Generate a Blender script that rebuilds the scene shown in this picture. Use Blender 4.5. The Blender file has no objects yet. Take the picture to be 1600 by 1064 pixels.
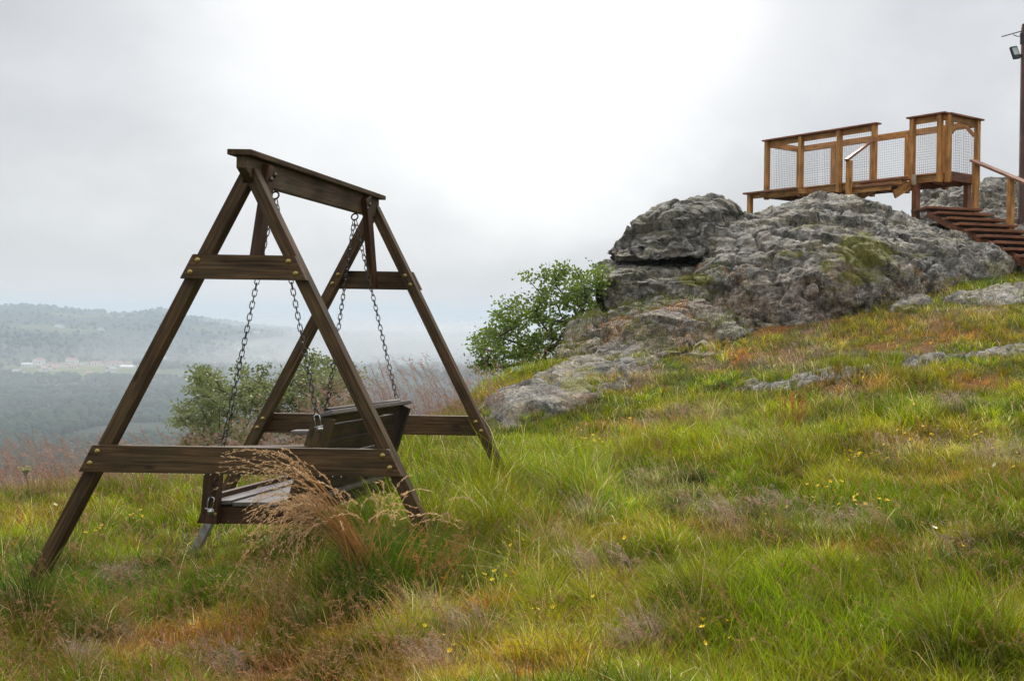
import bpy, bmesh, math, random
import numpy as np
from mathutils import Vector, Matrix
random.seed(7); rng = np.random.default_rng(7)
C = bpy.context.scene.collection
F = 1800.0; PX, PY = 1174.0, 505.0; CZ = 1.5; ROLL = 0.0157
cr, sr = math.cos(ROLL), math.sin(ROLL)

# ------------------------------------------------------------------ placing
def P(px, py, Y):
    dx, dy = px-PX, py-PY
    u = dx*cr+dy*sr; v = -dx*sr+dy*cr
    return Vector((u/F*Y, Y, CZ-v/F*Y))
def proj(x, y, z):
    y = np.maximum(y, 0.3)
    u = x/y*F; v = (CZ-z)/y*F
    return PX+u*cr-v*sr, PY+u*sr+v*cr

# ------------------------------------------------------------------ noise
_p = rng.permutation(256); _p = np.concatenate([_p, _p, _p])
_g = rng.normal(size=(256, 3)); _g /= np.linalg.norm(_g, axis=1)[:, None]
def noise3(p):
    p = np.asarray(p, float); i = np.floor(p).astype(int); f = p-i; i &= 255
    w = f*f*f*(f*(f*6-15)+10); out = 0
    for dx in (0, 1):
        wx = w[:, 0] if dx else 1-w[:, 0]
        a = _p[(i[:, 0]+dx) & 255]
        for dy in (0, 1):
            wy = w[:, 1] if dy else 1-w[:, 1]
            b = _p[a+((i[:, 1]+dy) & 255)]
            for dz in (0, 1):
                wz = w[:, 2] if dz else 1-w[:, 2]
                g = _g[_p[b+((i[:, 2]+dz) & 255)]]
                out = out+wx*wy*wz*((f[:, 0]-dx)*g[:, 0]+(f[:, 1]-dy)*g[:, 1]+(f[:, 2]-dz)*g[:, 2])
    return out*1.6
def n2(x, y, s, seed=0.0):
    x = np.asarray(x, float).ravel(); y = np.asarray(y, float).ravel()
    return noise3(np.stack([x/s+seed*7.3, y/s+seed*3.1, np.full(x.shape, seed+.5)], 1))
def sstep(a, b, x):
    t = np.clip((x-a)/(b-a), 0, 1); return t*t*(3-2*t)

# ------------------------------------------------------------------ terrain height
ctrl = []
def cp(px, py, Y):
    p = P(px, py, Y); ctrl.append((p.x, p.y, p.z))
for c in [(1300,1064,3.6),(1300,900,4.9),(1300,800,6),(1300,700,8),(1300,620,10.5),(1300,560,12.5),(1300,505,15),
          (1600,1064,3.5),(1600,900,4.6),(1600,800,5.8),(1600,700,7.5),(1600,600,10),(1600,550,12),(1600,480,15),(1600,430,18),(1600,407,19.5),
          (1000,1064,3.8),(1000,900,5.2),(1000,800,6.6),(1000,700,9),(1000,640,11),(1000,590,13),(1000,560,14.5),
          (750,1064,4.0),(750,900,5.5),(750,800,7),(750,762,7.8),(750,700,9.5),(750,645,11.5),(760,620,12.6),
          (675,878,5.6),(400,1064,4.3),(400,930,5.5),(400,860,7.0),(310,862,7.5),(400,788,8.7),(400,752,9.8),
          (560,1064,4.2),(560,905,5.6),(560,780,8.2),(600,735,9.6),
          (35,1064,4.4),(35,935,5.6),(35,855,7),(35,785,8.8),(35,765,9.6),(200,770,9.6),
          (-250,1064,4.5),(-250,800,9),(-250,935,5.8),(860,578,13.6),(900,556,14.6),(880,640,11.2)]:
    cp(*c)
def cz(px, Y, z): ctrl.append(((px-PX)/F*Y, Y, z+CZ))
for px, Y, z in [(-250,14,-2.9),(35,13,-2.2),(200,13.5,-2.1),(400,13.5,-1.95),(600,13.5,-1.45),(760,15.5,-1.15),(880,17,-1.2),
                 (-250,20,-5.6),(35,20,-5.6),(400,20,-4.8),(700,20,-3.2),(900,22,-2.0),(35,30,-11),(400,30,-10),(800,30,-7),
                 (1000,18,.0),(1150,19,.5),(1300,20,.9),(1450,21,1.3),(1600,23,1.9),(1800,24,2.1),(1250,27,1.6),(1500,28,2.2),(1080,27,.2),
                 (1800,15,.5),(1800,10,-.3),(2000,6,-.7),(1000,30,-2.5),(1300,34,0),(1700,34,1.4)]:
    cz(px, Y, z)
for x, y, z in [(0,0,-1.5),(-3,0,-1.5),(3,0,-1.2),(-8,2,-1.9),(8,3,-.7),(0,-6,-1.7),(-14,8,-3.2),(-10,-6,-2.6),(9,-5,-1.2),(14,14,.8),(16,26,2),(-18,18,-8),(-26,10,-9),(20,5,-.6),(-28,28,-17),(26,30,0)]:
    ctrl.append((x, y, z+CZ))
ctrl = np.array(ctrl)
def _phi(r2): return 0.5*r2*np.log(r2+1e-9)
def _fit():
    n = len(ctrl); d = ((ctrl[:, None, :2]-ctrl[None, :, :2])**2).sum(2)
    A = np.zeros((n+3, n+3)); A[:n, :n] = _phi(d)+np.eye(n)*0.12
    Q = np.c_[np.ones(n), ctrl[:, :2]]; A[:n, n:] = Q; A[n:, :n] = Q.T
    return np.linalg.solve(A, np.r_[ctrl[:, 2], 0, 0, 0])
_w = _fit()
# tabulate on a grid
gx = np.arange(-34, 34.01, 0.2); gy = np.arange(-14, 44.01, 0.2)
GX, GY = np.meshgrid(gx, gy, indexing='ij')
q = np.c_[GX.ravel(), GY.ravel()]; G = _w[-3]+_w[-2]*q[:, 0]+_w[-1]*q[:, 1]
for k in range(len(ctrl)):
    G = G+_w[k]*_phi((q[:, 0]-ctrl[k, 0])**2+(q[:, 1]-ctrl[k, 1])**2)
G = G.reshape(GX.shape)
def near_h(x, y):
    fx = np.clip((x+34)/.2, 0, len(gx)-1.001); fy = np.clip((y+14)/.2, 0, len(gy)-1.001)
    i = fx.astype(int); j = fy.astype(int); fx = fx-i; fy = fy-j
    return (G[i, j]*(1-fx)+G[i+1, j]*fx)*(1-fy)+(G[i, j+1]*(1-fx)+G[i+1, j+1]*fx)*fy
RA = (np.array([-600,0,68,132,155,171,253,290,395,500,700,1200,2400])-PX)/F
RZ = np.array([30,16,19,5,8,-3,13,-3,-30,-48,-52,-40,0])
def far_h(x, y):
    r = np.hypot(x, y); a = x/np.maximum(y, .25*r+1)
    base = -8-64*(1-np.exp(-np.maximum(r-25, 0)/150))
    ridge = np.interp(a, RA, RZ)
    s = sstep(1450, 4000, r)*(1-sstep(4300, 6000, r))
    nz = n2(x, y, 420, 2)*11+n2(x, y, 160, 3)*5+n2(x, y, 1100, 4)*16
    lim = np.minimum(sstep(1500, 2000, r), 1-.85*sstep(3000, 4000, r))
    z = base+(ridge+72)*s+nz*lim
    z = z+(n2(x, y, 90, 5)*3+n2(x, y, 300, 6)*4)*sstep(150, 500, r)*(1-sstep(1250, 1500, r))
    return z+CZ
def h(x, y):
    x = np.asarray(x, float).ravel(); y = np.asarray(y, float).ravel()
    r = np.hypot(x, y-6); t = sstep(20, 30, r)
    d = near_h(x, y)+(n2(x, y, 1.3, 1)*.07+n2(x, y, .45, 8)*.04+n2(x, y, 4.0, 9)*.06)*sstep(1.5, 4, np.hypot(x, y))
    return d*(1-t)+far_h(x, y)*t
def h1(x, y): return float(h([x], [y])[0])
def ground(px, py, y0=3.0, y1=40.0):
    Ys = np.geomspace(y0, y1, 500); dx, dy = px-PX, py-PY
    u = dx*cr+dy*sr; v = -dx*sr+dy*cr
    z = CZ-v/F*Ys; g = h(u/F*Ys, Ys)
    k = np.argmax(z < g)
    if not (z < g).any(): k = len(Ys)-1
    Y = Ys[k]; return Vector((u/F*Y, Y, float(g[k])))

# ------------------------------------------------------------------ patches on the hillside (centre, radii, kind)
PATCH = {
 'rust': [(1180,555,110,14),(1240,518,120,14),(1400,500,140,10),(1410,515,90,9),(950,603,60,12),(1010,672,90,15),(950,690,60,12),(1110,562,60,9),(880,640,40,12),
          (1060,478,40,10),(1500,528,100,12),(1410,542,90,10),(390,965,120,24),(250,1010,200,30),(520,990,140,24),(600,900,60,20),(1040,722,80,9),
          (420,1050,200,26),(230,868,45,12),(370,905,60,18),(1150,575,60,9),(1240,660,14,22),(1480,985,60,18),(1560,960,60,25),(740,960,70,12),
          (1340,600,80,9),(1530,600,60,10),(30,1040,60,30),(820,1050,90,20),(1220,470,60,8),(1060,500,60,10),(1340,870,60,10)],
 'mauve': [(1276,551,48,8),(1220,570,40,7),(1271,500,36,8),(1454,500,20,7),(1535,486,50,6),(1319,612,42,8),(1257,518,25,6),(1366,473,30,6),(1005,590,40,12),
          (1115,574,40,7),(1209,577,50,8),(1128,822,32,22),(1221,813,60,14),(1368,732,36,10),(1567,720,50,16),(1085,795,50,16),(920,902,38,14),(985,897,46,11),
          (1032,779,50,11),(652,972,50,14),(690,1055,50,16),(594,957,30,12),(916,813,30,14),(210,1018,50,18),(133,1046,40,14),(445,976,40,12),(192,930,34,18),
          (1420,700,60,10),(960,740,30,10),(1480,870,50,12),(350,1060,60,12),(1350,835,60,8),(1500,640,50,10),(90,715,170,26),(30,760,80,16),(870,860,40,10),
          (1180,690,50,9),(760,1000,60,14),(1030,1020,50,16)],
 'lush': [(1020,712,140,26),(1150,655,130,20),(1100,975,110,50),(1340,960,120,50),(1490,1030,120,36),(760,745,110,36),(640,720,60,28),(330,930,50,20),(1130,555,40,5),
          (1480,512,80,9),(1500,505,60,8),(1200,720,120,20),(1390,660,100,18),(1380,600,90,12),(100,970,90,36),(640,860,70,44),(900,790,60,20),(740,820,60,24),
          (1230,540,60,6),(1470,560,60,7),(1180,555,30,5),(1310,770,60,14),(1550,780,60,22),(300,810,90,14),(200,770,120,20),(580,850,40,30),(1040,870,70,16),
          (760,605,60,20),(830,590,60,12),(1290,470,60,7),(1310,480,60,8),(470,740,80,14)],
 'dark': [(780,742,50,9),(895,762,36,6),(1080,762,30,4),(1540,642,50,8),(1560,862,40,10),(1500,895,40,10),(640,895,60,20),(700,770,50,10),(570,900,50,14),(1210,842,60,5),
          (60,905,90,26),(250,930,60,14),(480,900,50,16),(30,985,60,20),(1200,800,40,5),(1110,988,50,9),(120,1000,60,16),(1430,840,60,6),(1300,470,20,4),(430,850,50,8),(1200,575,50,4)],
 'bare': [(260,868,70,10),(350,908,50,13),(300,840,40,10),(1560,548,60,5),(780,925,26,4),(970,688,50,5),(1010,660,40,4),(1400,552,90,5)],
}
ROCKPOLY = {
 'slab_near': [(750,655),(762,632),(800,612),(850,592),(905,577),(955,566),(1000,556),(1045,560),(1010,578),(985,592),(975,604),(945,612),(930,628),(900,636),(880,648),(835,662),(800,672),(765,668)],
 'strip_mid': [(1140,606),(1180,598),(1230,592),(1275,582),(1320,577),(1380,573),(1400,578),(1360,588),(1300,598),(1250,606),(1200,612),(1150,614)],
 'strip_right': [(1400,571),(1440,558),(1500,553),(1560,546),(1640,540),(1640,553),(1560,560),(1490,566),(1430,577)],
 'knob': [(1045,556),(1075,544),(1105,540),(1140,548),(1130,557),(1090,562)],
 'top_right': [(1470,472),(1510,458),(1560,452),(1640,448),(1640,470),(1580,476),(1530,480)],
 'top_mid': [(1370,487),(1400,472),(1440,466),(1455,472),(1430,484),(1390,490)],
}
def inpoly(px, py, poly):
    px = np.asarray(px); py = np.asarray(py); ins = np.zeros(px.shape, bool); n = len(poly)
    for i in range(n):
        x0, y0 = poly[i]; x1, y1 = poly[(i+1) % n]
        if y0 == y1: continue
        ins ^= ((y0 > py) != (y1 > py)) & (px < (x1-x0)*(py-y0)/(y1-y0)+x0)
    return ins
def masks(x, y, z):
    px, py = proj(x, y, z)
    wx = n2(x, y, .7, 21)*22+n2(x, y, .2, 22)*12; wy = n2(x, y, .7, 23)*9+n2(x, y, .2, 24)*5
    m = {}
    for k, L in PATCH.items():
        v = np.zeros(len(px))
        for cx, cy, rx, ry in L:
            s = (((px+wx-cx)/rx)**2+((py+wy-cy)/ry)**2)
            v = np.maximum(v, np.exp(-s*1.1))
        m[k] = v*(np.clip(.75+1.5*n2(x, y, .28, 25+len(k)), .15, 1.25) if k in ('mauve', 'rust') else np.clip(.95+.7*n2(x, y, .35, 25), .3, 1.2))
    out = (px < -60) | (px > 1660) | (py > 1120) | (y < 2)
    a = n2(x, y, 1.1, 31); b = n2(x, y, 1.4, 32); c = n2(x, y, 1.7, 33)
    bg = {'rust': sstep(.1, .7, a), 'mauve': sstep(.2, .7, b), 'lush': sstep(0, .5, c)}
    for k in bg:
        m[k] = np.where(out, bg[k], np.maximum(m[k], bg[k]*(.38 if k == 'rust' else .55)))
    return m, px, py

# ------------------------------------------------------------------ node helpers
def newmat(name):
    m = bpy.data.materials.new(name); m.use_nodes = True; nt = m.node_tree
    for n in list(nt.nodes): nt.nodes.remove(n)
    return m, nt, nt.nodes, nt.links
def N(nodes, t, **kw):
    n = nodes.new(t)
    for k, v in kw.items():
        if k.startswith('_'): n.inputs[k[1:].replace('_', ' ')].default_value = v
        else: setattr(n, k, v)
    return n
def ramp(nodes, stops, interp='LINEAR'):
    n = nodes.new('ShaderNodeValToRGB'); e = n.color_ramp.elements; n.color_ramp.interpolation = interp
    while len(e) > 1: e.remove(e[-1])
    e[0].position = stops[0][0]; c = stops[0][1]; e[0].color = (*c, 1) if len(c) == 3 else c
    for p, c in stops[1:]:
        x = e.new(p); x.color = (*c, 1)
    return n
def mixc(nodes, links, fac, a, b, mode='MIX'):
    n = nodes.new('ShaderNodeMix'); n.data_type = 'RGBA'; n.blend_type = mode
    for sock, v in ((n.inputs[0], fac), (n.inputs[6], a), (n.inputs[7], b)):
        if isinstance(v, bpy.types.NodeSocket): links.new(v, sock)
        elif isinstance(v, (int, float)): sock.default_value = v
        else: sock.default_value = (*v, 1)
    return n.outputs[2]
def out(nt, nodes, links, shader, disp=None):
    o = nodes.new('ShaderNodeOutputMaterial'); links.new(shader, o.inputs['Surface'])

def wood_mat(name, c0, c1, c2, scale=1.0, rough=.5, moss=.0, gloss=.5):
    m, nt, nd, lk = newmat(name)
    tc = N(nd, 'ShaderNodeTexCoord'); oi = N(nd, 'ShaderNodeObjectInfo')
    add = N(nd, 'ShaderNodeVectorMath', operation='ADD'); mul = N(nd, 'ShaderNodeVectorMath', operation='SCALE')
    lk.new(oi.outputs['Random'], mul.inputs['Scale']); mul.inputs[0].default_value = (37, 11, 23)
    lk.new(tc.outputs['Object'], add.inputs[0]); lk.new(mul.outputs[0], add.inputs[1])
    mp = N(nd, 'ShaderNodeMapping'); mp.inputs['Scale'].default_value = (2.2*scale, 60*scale, 60*scale); lk.new(add.outputs[0], mp.inputs[0])
    g = N(nd, 'ShaderNodeTexNoise', _Scale=1.4, _Detail=8.0, _Roughness=.62, _Distortion=.6); lk.new(mp.outputs[0], g.inputs['Vector'])
    mp2 = N(nd, 'ShaderNodeMapping'); mp2.inputs['Scale'].default_value = (3, 9, 9); lk.new(add.outputs[0], mp2.inputs[0])
    big = N(nd, 'ShaderNodeTexNoise', _Scale=1.3, _Detail=4.0); lk.new(mp2.outputs[0], big.inputs['Vector'])
    r = ramp(nd, [(.28, c0), (.5, c1), (.74, c2)]); lk.new(g.outputs[0], r.inputs[0])
    r2 = ramp(nd, [(.3, (.55, .55, .55)), (.7, (1.25, 1.2, 1.15))]); lk.new(big.outputs[0], r2.inputs[0])
    col = mixc(nd, lk, 1.0, r.outputs[0], r2.outputs[0], 'MULTIPLY')
    vo = N(nd, 'ShaderNodeTexVoronoi', _Scale=2.6); mp3 = N(nd, 'ShaderNodeMapping'); mp3.inputs['Scale'].default_value = (1, 3.2, 3.2)
    lk.new(add.outputs[0], mp3.inputs[0]); lk.new(mp3.outputs[0], vo.inputs['Vector'])
    kn = ramp(nd, [(.03, (.15, .13, .12)), (.07, (.55, .5, .45)), (.10, (1, 1, 1))]); lk.new(vo.outputs['Distance'], kn.inputs[0])
    col = mixc(nd, lk, .8, col, kn.outputs[0], 'MULTIPLY')
    ck = N(nd, 'ShaderNodeTexNoise', _Scale=1.0, _Detail=3.0, _Roughness=.5); mpc = N(nd, 'ShaderNodeMapping'); mpc.inputs['Scale'].default_value = (2.4, 70, 70); lk.new(add.outputs[0], mpc.inputs[0]); lk.new(mpc.outputs[0], ck.inputs['Vector'])
    ckr = ramp(nd, [(.33, (.18, .16, .14)), (.37, (1, 1, 1))]); lk.new(ck.outputs[0], ckr.inputs[0]); col = mixc(nd, lk, .8, col, ckr.outputs[0], 'MULTIPLY')
    if moss:
        mn = N(nd, 'ShaderNodeTexNoise', _Scale=4.0, _Detail=5.0); lk.new(add.outputs[0], mn.inputs['Vector'])
        mr = ramp(nd, [(.5, (0, 0, 0)), (.7, (moss, moss, moss))]); lk.new(mn.outputs[0], mr.inputs[0])
        col = mixc(nd, lk, mr.outputs[0], col, (.06, .07, .03))
    b = N(nd, 'ShaderNodeBsdfPrincipled'); lk.new(col, b.inputs['Base Color'])
    rr = ramp(nd, [(.3, (rough+.15,)*3), (.7, (rough-.08,)*3)]); lk.new(big.outputs[0], rr.inputs[0]); lk.new(rr.outputs[0], b.inputs['Roughness'])
    b.inputs['Specular IOR Level'].default_value = gloss
    bp = N(nd, 'ShaderNodeBump', _Strength=.5, _Distance=.004); lk.new(g.outputs[0], bp.inputs['Height']); lk.new(bp.outputs[0], b.inputs['Normal'])
    out(nt, nd, lk, b.outputs[0]); return m
def plain(name, col, rough=.5, metal=0., var=.25, scale=30.0, bump=.2):
    m, nt, nd, lk = newmat(name)
    tc = N(nd, 'ShaderNodeTexCoord'); g = N(nd, 'ShaderNodeTexNoise', _Scale=scale, _Detail=5.0); lk.new(tc.outputs['Object'], g.inputs['Vector'])
    r = ramp(nd, [(.3, tuple(c*(1-var) for c in col)), (.7, tuple(min(1, c*(1+var)) for c in col))]); lk.new(g.outputs[0], r.inputs[0])
    b = N(nd, 'ShaderNodeBsdfPrincipled', _Roughness=rough, _Metallic=metal); lk.new(r.outputs[0], b.inputs['Base Color'])
    bp = N(nd, 'ShaderNodeBump', _Strength=bump, _Distance=.003); lk.new(g.outputs[0], bp.inputs['Height']); lk.new(bp.outputs[0], b.inputs['Normal'])
    out(nt, nd, lk, b.outputs[0]); return m
def attr_leaf(name, trans=.35, rough=.5, spec=.3):
    m, nt, nd, lk = newmat(name)
    a = N(nd, 'ShaderNodeAttribute', attribute_name='col'); b = N(nd, 'ShaderNodeBsdfPrincipled', _Roughness=rough)
    b.inputs['Specular IOR Level'].default_value = spec
    lk.new(a.outputs['Color'], b.inputs['Base Color']); t = N(nd, 'ShaderNodeBsdfTranslucent')
    hs = N(nd, 'ShaderNodeHueSaturation', _Saturation=1.1, _Value=1.25); lk.new(a.outputs['Color'], hs.inputs['Color']); lk.new(hs.outputs[0], t.inputs['Color'])
    mx = N(nd, 'ShaderNodeMixShader'); mx.inputs[0].default_value = trans
    lk.new(b.outputs[0], mx.inputs[1]); lk.new(t.outputs[0], mx.inputs[2]); out(nt, nd, lk, mx.outputs[0]); return m

WOOD = wood_mat('dark stained wood', (.022, .012, .005), (.076, .043, .017), (.17, .105, .05), rough=.55, moss=.3, gloss=.25)
WOODR = wood_mat('red brown stained wood', (.022, .009, .0045), (.068, .029, .012), (.13, .062, .028), rough=.5, moss=.15, gloss=.3)
WOODS = wood_mat('wet weathered seat wood', (.06, .05, .048), (.13, .112, .108), (.21, .19, .185), rough=.30, gloss=.6)
WOODB = wood_mat('shade darkened backrest wood', (.016, .010, .006), (.044, .028, .016), (.09, .062, .038), rough=.6, moss=.0, gloss=.3)  # darker wood colour carries the shade of the unlit backrest rear
DECK = wood_mat('orange stained deck wood', (.23, .10, .024), (.46, .225, .06), (.60, .33, .12), rough=.55, scale=.7, gloss=.3)
DECKR = wood_mat('red stained stair wood', (.10, .034, .014), (.24, .088, .034), (.36, .16, .08), rough=.45, scale=.7, gloss=.4)
BRASS = plain('aged brass bolt', (.34, .25, .08), .42, .8, .55, 45)
STEEL = plain('galvanised chain steel', (.075, .07, .065), .4, .8, .4, 60)
ZINC = plain('bright zinc', (.62, .62, .60), .25, .9, .2, 60)
FOOTM = plain('grey galvanised post foot', (.24, .25, .24), .6, .3, .3, 20)
WIREM = plain('dull wire', (.16, .15, .14), .5, .6, .2, 20)
BLACK = plain('black lamp housing', (.02, .025, .03), .4, .2, .3, 20)
LENS = plain('pale lamp glass', (.45, .52, .5), .12, 0, .1, 20)
POLEM = wood_mat('red brown pole', (.05, .022, .016), (.10, .045, .032), (.16, .085, .06), rough=.5)
WHITEW = plain('off white render', (.75, .73, .70), .8, 0, .1, .3)
TILE = plain('terracotta roof', (.33, .18, .14), .8, 0, .25, .4)
GREYW = plain('grey roof', (.3, .3, .3), .8, 0, .2, .4)

# ------------------------------------------------------------------ object helpers
WM = {}
def tag(o, label=None, cat=None, group=None, kind=None):
    if label: o['label'] = label
    if cat: o['category'] = cat
    if group: o['group'] = group
    if kind: o['kind'] = kind
    return o
def empty(name, loc, label, cat, group=None):
    o = bpy.data.objects.new(name, None); C.objects.link(o); o.location = loc; o.empty_display_size = .2
    WM[o] = Matrix.Translation(loc); return tag(o, label, cat, group)
def link(name, me, mat, parent=None, M=None):
    o = bpy.data.objects.new(name, me); C.objects.link(o); M = M or Matrix.Identity(4); WM[o] = M
    if mat and not me.materials: me.materials.append(mat)
    if parent: o.parent = parent; o.matrix_basis = WM[parent].inverted() @ M
    else: o.matrix_basis = M
    return o
def smooth(me, on=True):
    me.polygons.foreach_set('use_smooth', np.full(len(me.polygons), on)); me.update()
def bm_obj(name, bm, mat, parent=None, M=None, sm=False):
    me = bpy.data.meshes.new(name); bm.normal_update(); bm.to_mesh(me); bm.free()
    if sm: smooth(me)
    return link(name, me, mat, parent, M)
def frame_of(p0, p1, up):
    x = (p1-p0).normalized(); z = up-up.dot(x)*x
    z.normalize(); y = z.cross(x)
    M = Matrix((x, y, z)).transposed().to_4x4(); M.translation = p0; return M
def plank(name, p0, p1, w, t, mat, parent, up=(0, 0, 1), bev=.004, cut0=0., cut1=0., cz0=0., cz1=0.):
    """w across local y, t along local z (up); cuts shear the ends."""
    p0 = Vector(p0); p1 = Vector(p1); L = (p1-p0).length; M = frame_of(p0, p1, Vector(up))
    bm = bmesh.new(); v = []
    nseg = 1
    for xi in (0, L):
        for (yy, zz) in ((-w/2, -t/2), (w/2, -t/2), (w/2, t/2), (-w/2, t/2)):
            s = (cut0*yy+cz0*zz) if xi == 0 else (cut1*yy+cz1*zz)
            v.append(bm.verts.new((xi+s, yy, zz)))
    for f in ((3, 2, 1, 0), (4, 5, 6, 7), (0, 1, 5, 4), (1, 2, 6, 5), (2, 3, 7, 6), (3, 0, 4, 7)):
        bm.faces.new([v[i] for i in f])
    bmesh.ops.recalc_face_normals(bm, faces=bm.faces)
    if bev: bmesh.ops.bevel(bm, geom=list(bm.edges), offset=bev, segments=2, affect='EDGES', profile=.5)
    return bm_obj(name, bm, mat, parent, M)
def tube_bm(bm, pts, r, n=6, closed=False):
    pts = [Vector(p) for p in pts]; rings = []; m = len(pts)
    for i, p in enumerate(pts):
        a = pts[(i-1) % m] if (closed or i) else p; b = pts[(i+1) % m] if (closed or i < m-1) else p
        d = (b-a).normalized(); u = d.cross(Vector((0, 0, 1)))
        if u.length < .1: u = d.cross(Vector((0, 1, 0)))
        u.normalize(); w = d.cross(u); rr = r[i] if isinstance(r, (list, tuple)) else r
        rings.append([bm.verts.new(p+(u*math.cos(k*2*math.pi/n)+w*math.sin(k*2*math.pi/n))*rr) for k in range(n)])
    for i in range(m if closed else m-1):
        A, B = rings[i], rings[(i+1) % m]
        for k in range(n): bm.faces.new((A[k], A[(k+1) % n], B[(k+1) % n], B[k]))
    if not closed:
        bm.faces.new(rings[0][::-1]); bm.faces.new(rings[-1])
def dome(name, p, nrm, r, mat, parent, hex_=False):
    nrm = Vector(nrm).normalized(); bm = bmesh.new()
    M = frame_of(Vector(p), Vector(p)+nrm, Vector((0, 0, 1)) if abs(nrm.z) < .9 else Vector((1, 0, 0)))
    prof = [(-.004, r*1.25), (.0015, r*1.25), (.002, r), (r*.35, r*.9), (r*.6, r*.55), (r*.68, 0.001)] if not hex_ else [(-.004, r*1.3), (.003, r*1.3), (.0035, r*.8), (r*.7, r*.8), (r*.75, r*.4), (r*1.1, r*.35), (r*1.15, .001)]
    n = 14; R = []
    for x, q in prof: R.append([bm.verts.new((x, q*math.cos(k*2*math.pi/n), q*math.sin(k*2*math.pi/n))) for k in range(n)])
    for A, B in zip(R, R[1:]):
        for k in range(n): bm.faces.new((A[k], A[(k+1) % n], B[(k+1) % n], B[k]))
    bm.faces.new(R[-1]); bm.faces.new(R[0][::-1]); bmesh.ops.recalc_face_normals(bm, faces=bm.faces)
    return bm_obj(name, bm, mat, parent, M, True)
def stadium(bm, c, ax, side, L, W, r):
    """one chain link: long axis ax, plane spanned by ax and side"""
    pts = []; a = L/2-W/2
    for k in range(5): t = -math.pi/2+math.pi*k/4; pts.append(c+ax*(a+math.cos(t)*W/2)+side*(math.sin(t)*W/2))
    for k in range(5): t = math.pi/2+math.pi*k/4; pts.append(c+ax*(-a+math.cos(t)*W/2)+side*(math.sin(t)*W/2))
    tube_bm(bm, pts, r, 6, True)
def chain(p0, p1, parent, sag=.0, pitch=.0315, W=.0205, r=.0028):
    p0 = Vector(p0); p1 = Vector(p1); d = p1-p0; L = d.length; n = max(3, int(round(L/pitch))); bm = bmesh.new()
    sidev = d.normalized().cross(Vector((0, 1, 0))).normalized()
    pts = []
    for i in range(n+1):
        t = i/n; pts.append(p0+d*t+Vector((0, 0, -sag*4*t*(1-t))))
    tw = .6
    for i in range(n):
        a, b = pts[i], pts[i+1]; ax = (b-a).normalized(); s0 = ax.cross(Vector((0, 1, 0))).normalized(); s1 = ax.cross(s0)
        ang = tw+i*math.pi/2+random.uniform(-.2, .2)+i*.03; s = s0*math.cos(ang)+s1*math.sin(ang)
        stadium(bm, (a+b)/2, ax, s, pitch+.0105, W, r)
    return bm_obj('chain', bm, STEEL, parent, None, True)

# ------------------------------------------------------------------ raw numpy mesh
def np_mesh(name, V, faces_idx, loop_tot, col=None, sm=False):
    me = bpy.data.meshes.new(name); me.vertices.add(len(V)); me.vertices.foreach_set('co', V.astype(np.float32).ravel())
    me.loops.add(len(faces_idx)); me.loops.foreach_set('vertex_index', faces_idx.astype(np.int32))
    st = np.zeros(len(loop_tot), np.int32); st[1:] = np.cumsum(loop_tot)[:-1]
    me.polygons.add(len(loop_tot)); me.polygons.foreach_set('loop_start', st); me.polygons.foreach_set('loop_total', loop_tot.astype(np.int32))
    if sm: me.polygons.foreach_set('use_smooth', np.ones(len(loop_tot), bool))
    me.update(calc_edges=True)
    if col is not None:
        a = me.attributes.new('col', 'FLOAT_COLOR', 'POINT'); c = np.ones((len(V), 4), np.float32); c[:, :3] = np.clip(col, 0, 1); a.data.foreach_set('color', c.ravel())
    return me
def grid_faces(nu, nv):
    i = np.arange(nu-1)[:, None]; j = np.arange(nv-1)[None, :]
    a = (i*nv+j).ravel(); return np.stack([a, a+nv, a+nv+1, a+1], 1).ravel(), np.full((nu-1)*(nv-1), 4)

# ================================================================== GROUND
ang = np.concatenate([np.linspace(-180, -44, 60)[:-1], np.linspace(-44, 22, 420), np.linspace(22, 180, 70)[1:]])*math.pi/180
rad = np.concatenate([[0.02], np.geomspace(.5, 24, 300), np.geomspace(24, 6300, 330)[1:]])
A_, R_ = np.meshgrid(ang, rad, indexing='ij'); gxv = (np.sin(A_)*R_).ravel(); gyv = (np.cos(A_)*R_).ravel(); gzv = h(gxv, gyv)
fi, ft = grid_faces(len(ang), len(rad))
m, mpx, mpy = masks(gxv, gyv, gzv)
soil = np.array([.055, .042, .018]); green = np.array([.05, .072, .012]); rust = np.array([.17, .075, .025]); mauve = np.array([.15, .11, .085]); bare = np.array([.15, .115, .085])
r_ = np.hypot(gxv, gyv)
gc = np.tile(green, (len(gxv), 1))+n2(gxv, gyv, .5, 41)[:, None]*np.array([.012, .018, .003])
gc = gc*(1-.35*m['lush'][:, None]*0)
for k, c in (('rust', rust), ('mauve', mauve*.8), ('bare', bare), ('dark', np.array([.02, .024, .008]))):
    w = np.clip(m[k]*1.1, 0, .9)[:, None]; gc = gc*(1-w)+c*w
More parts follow.
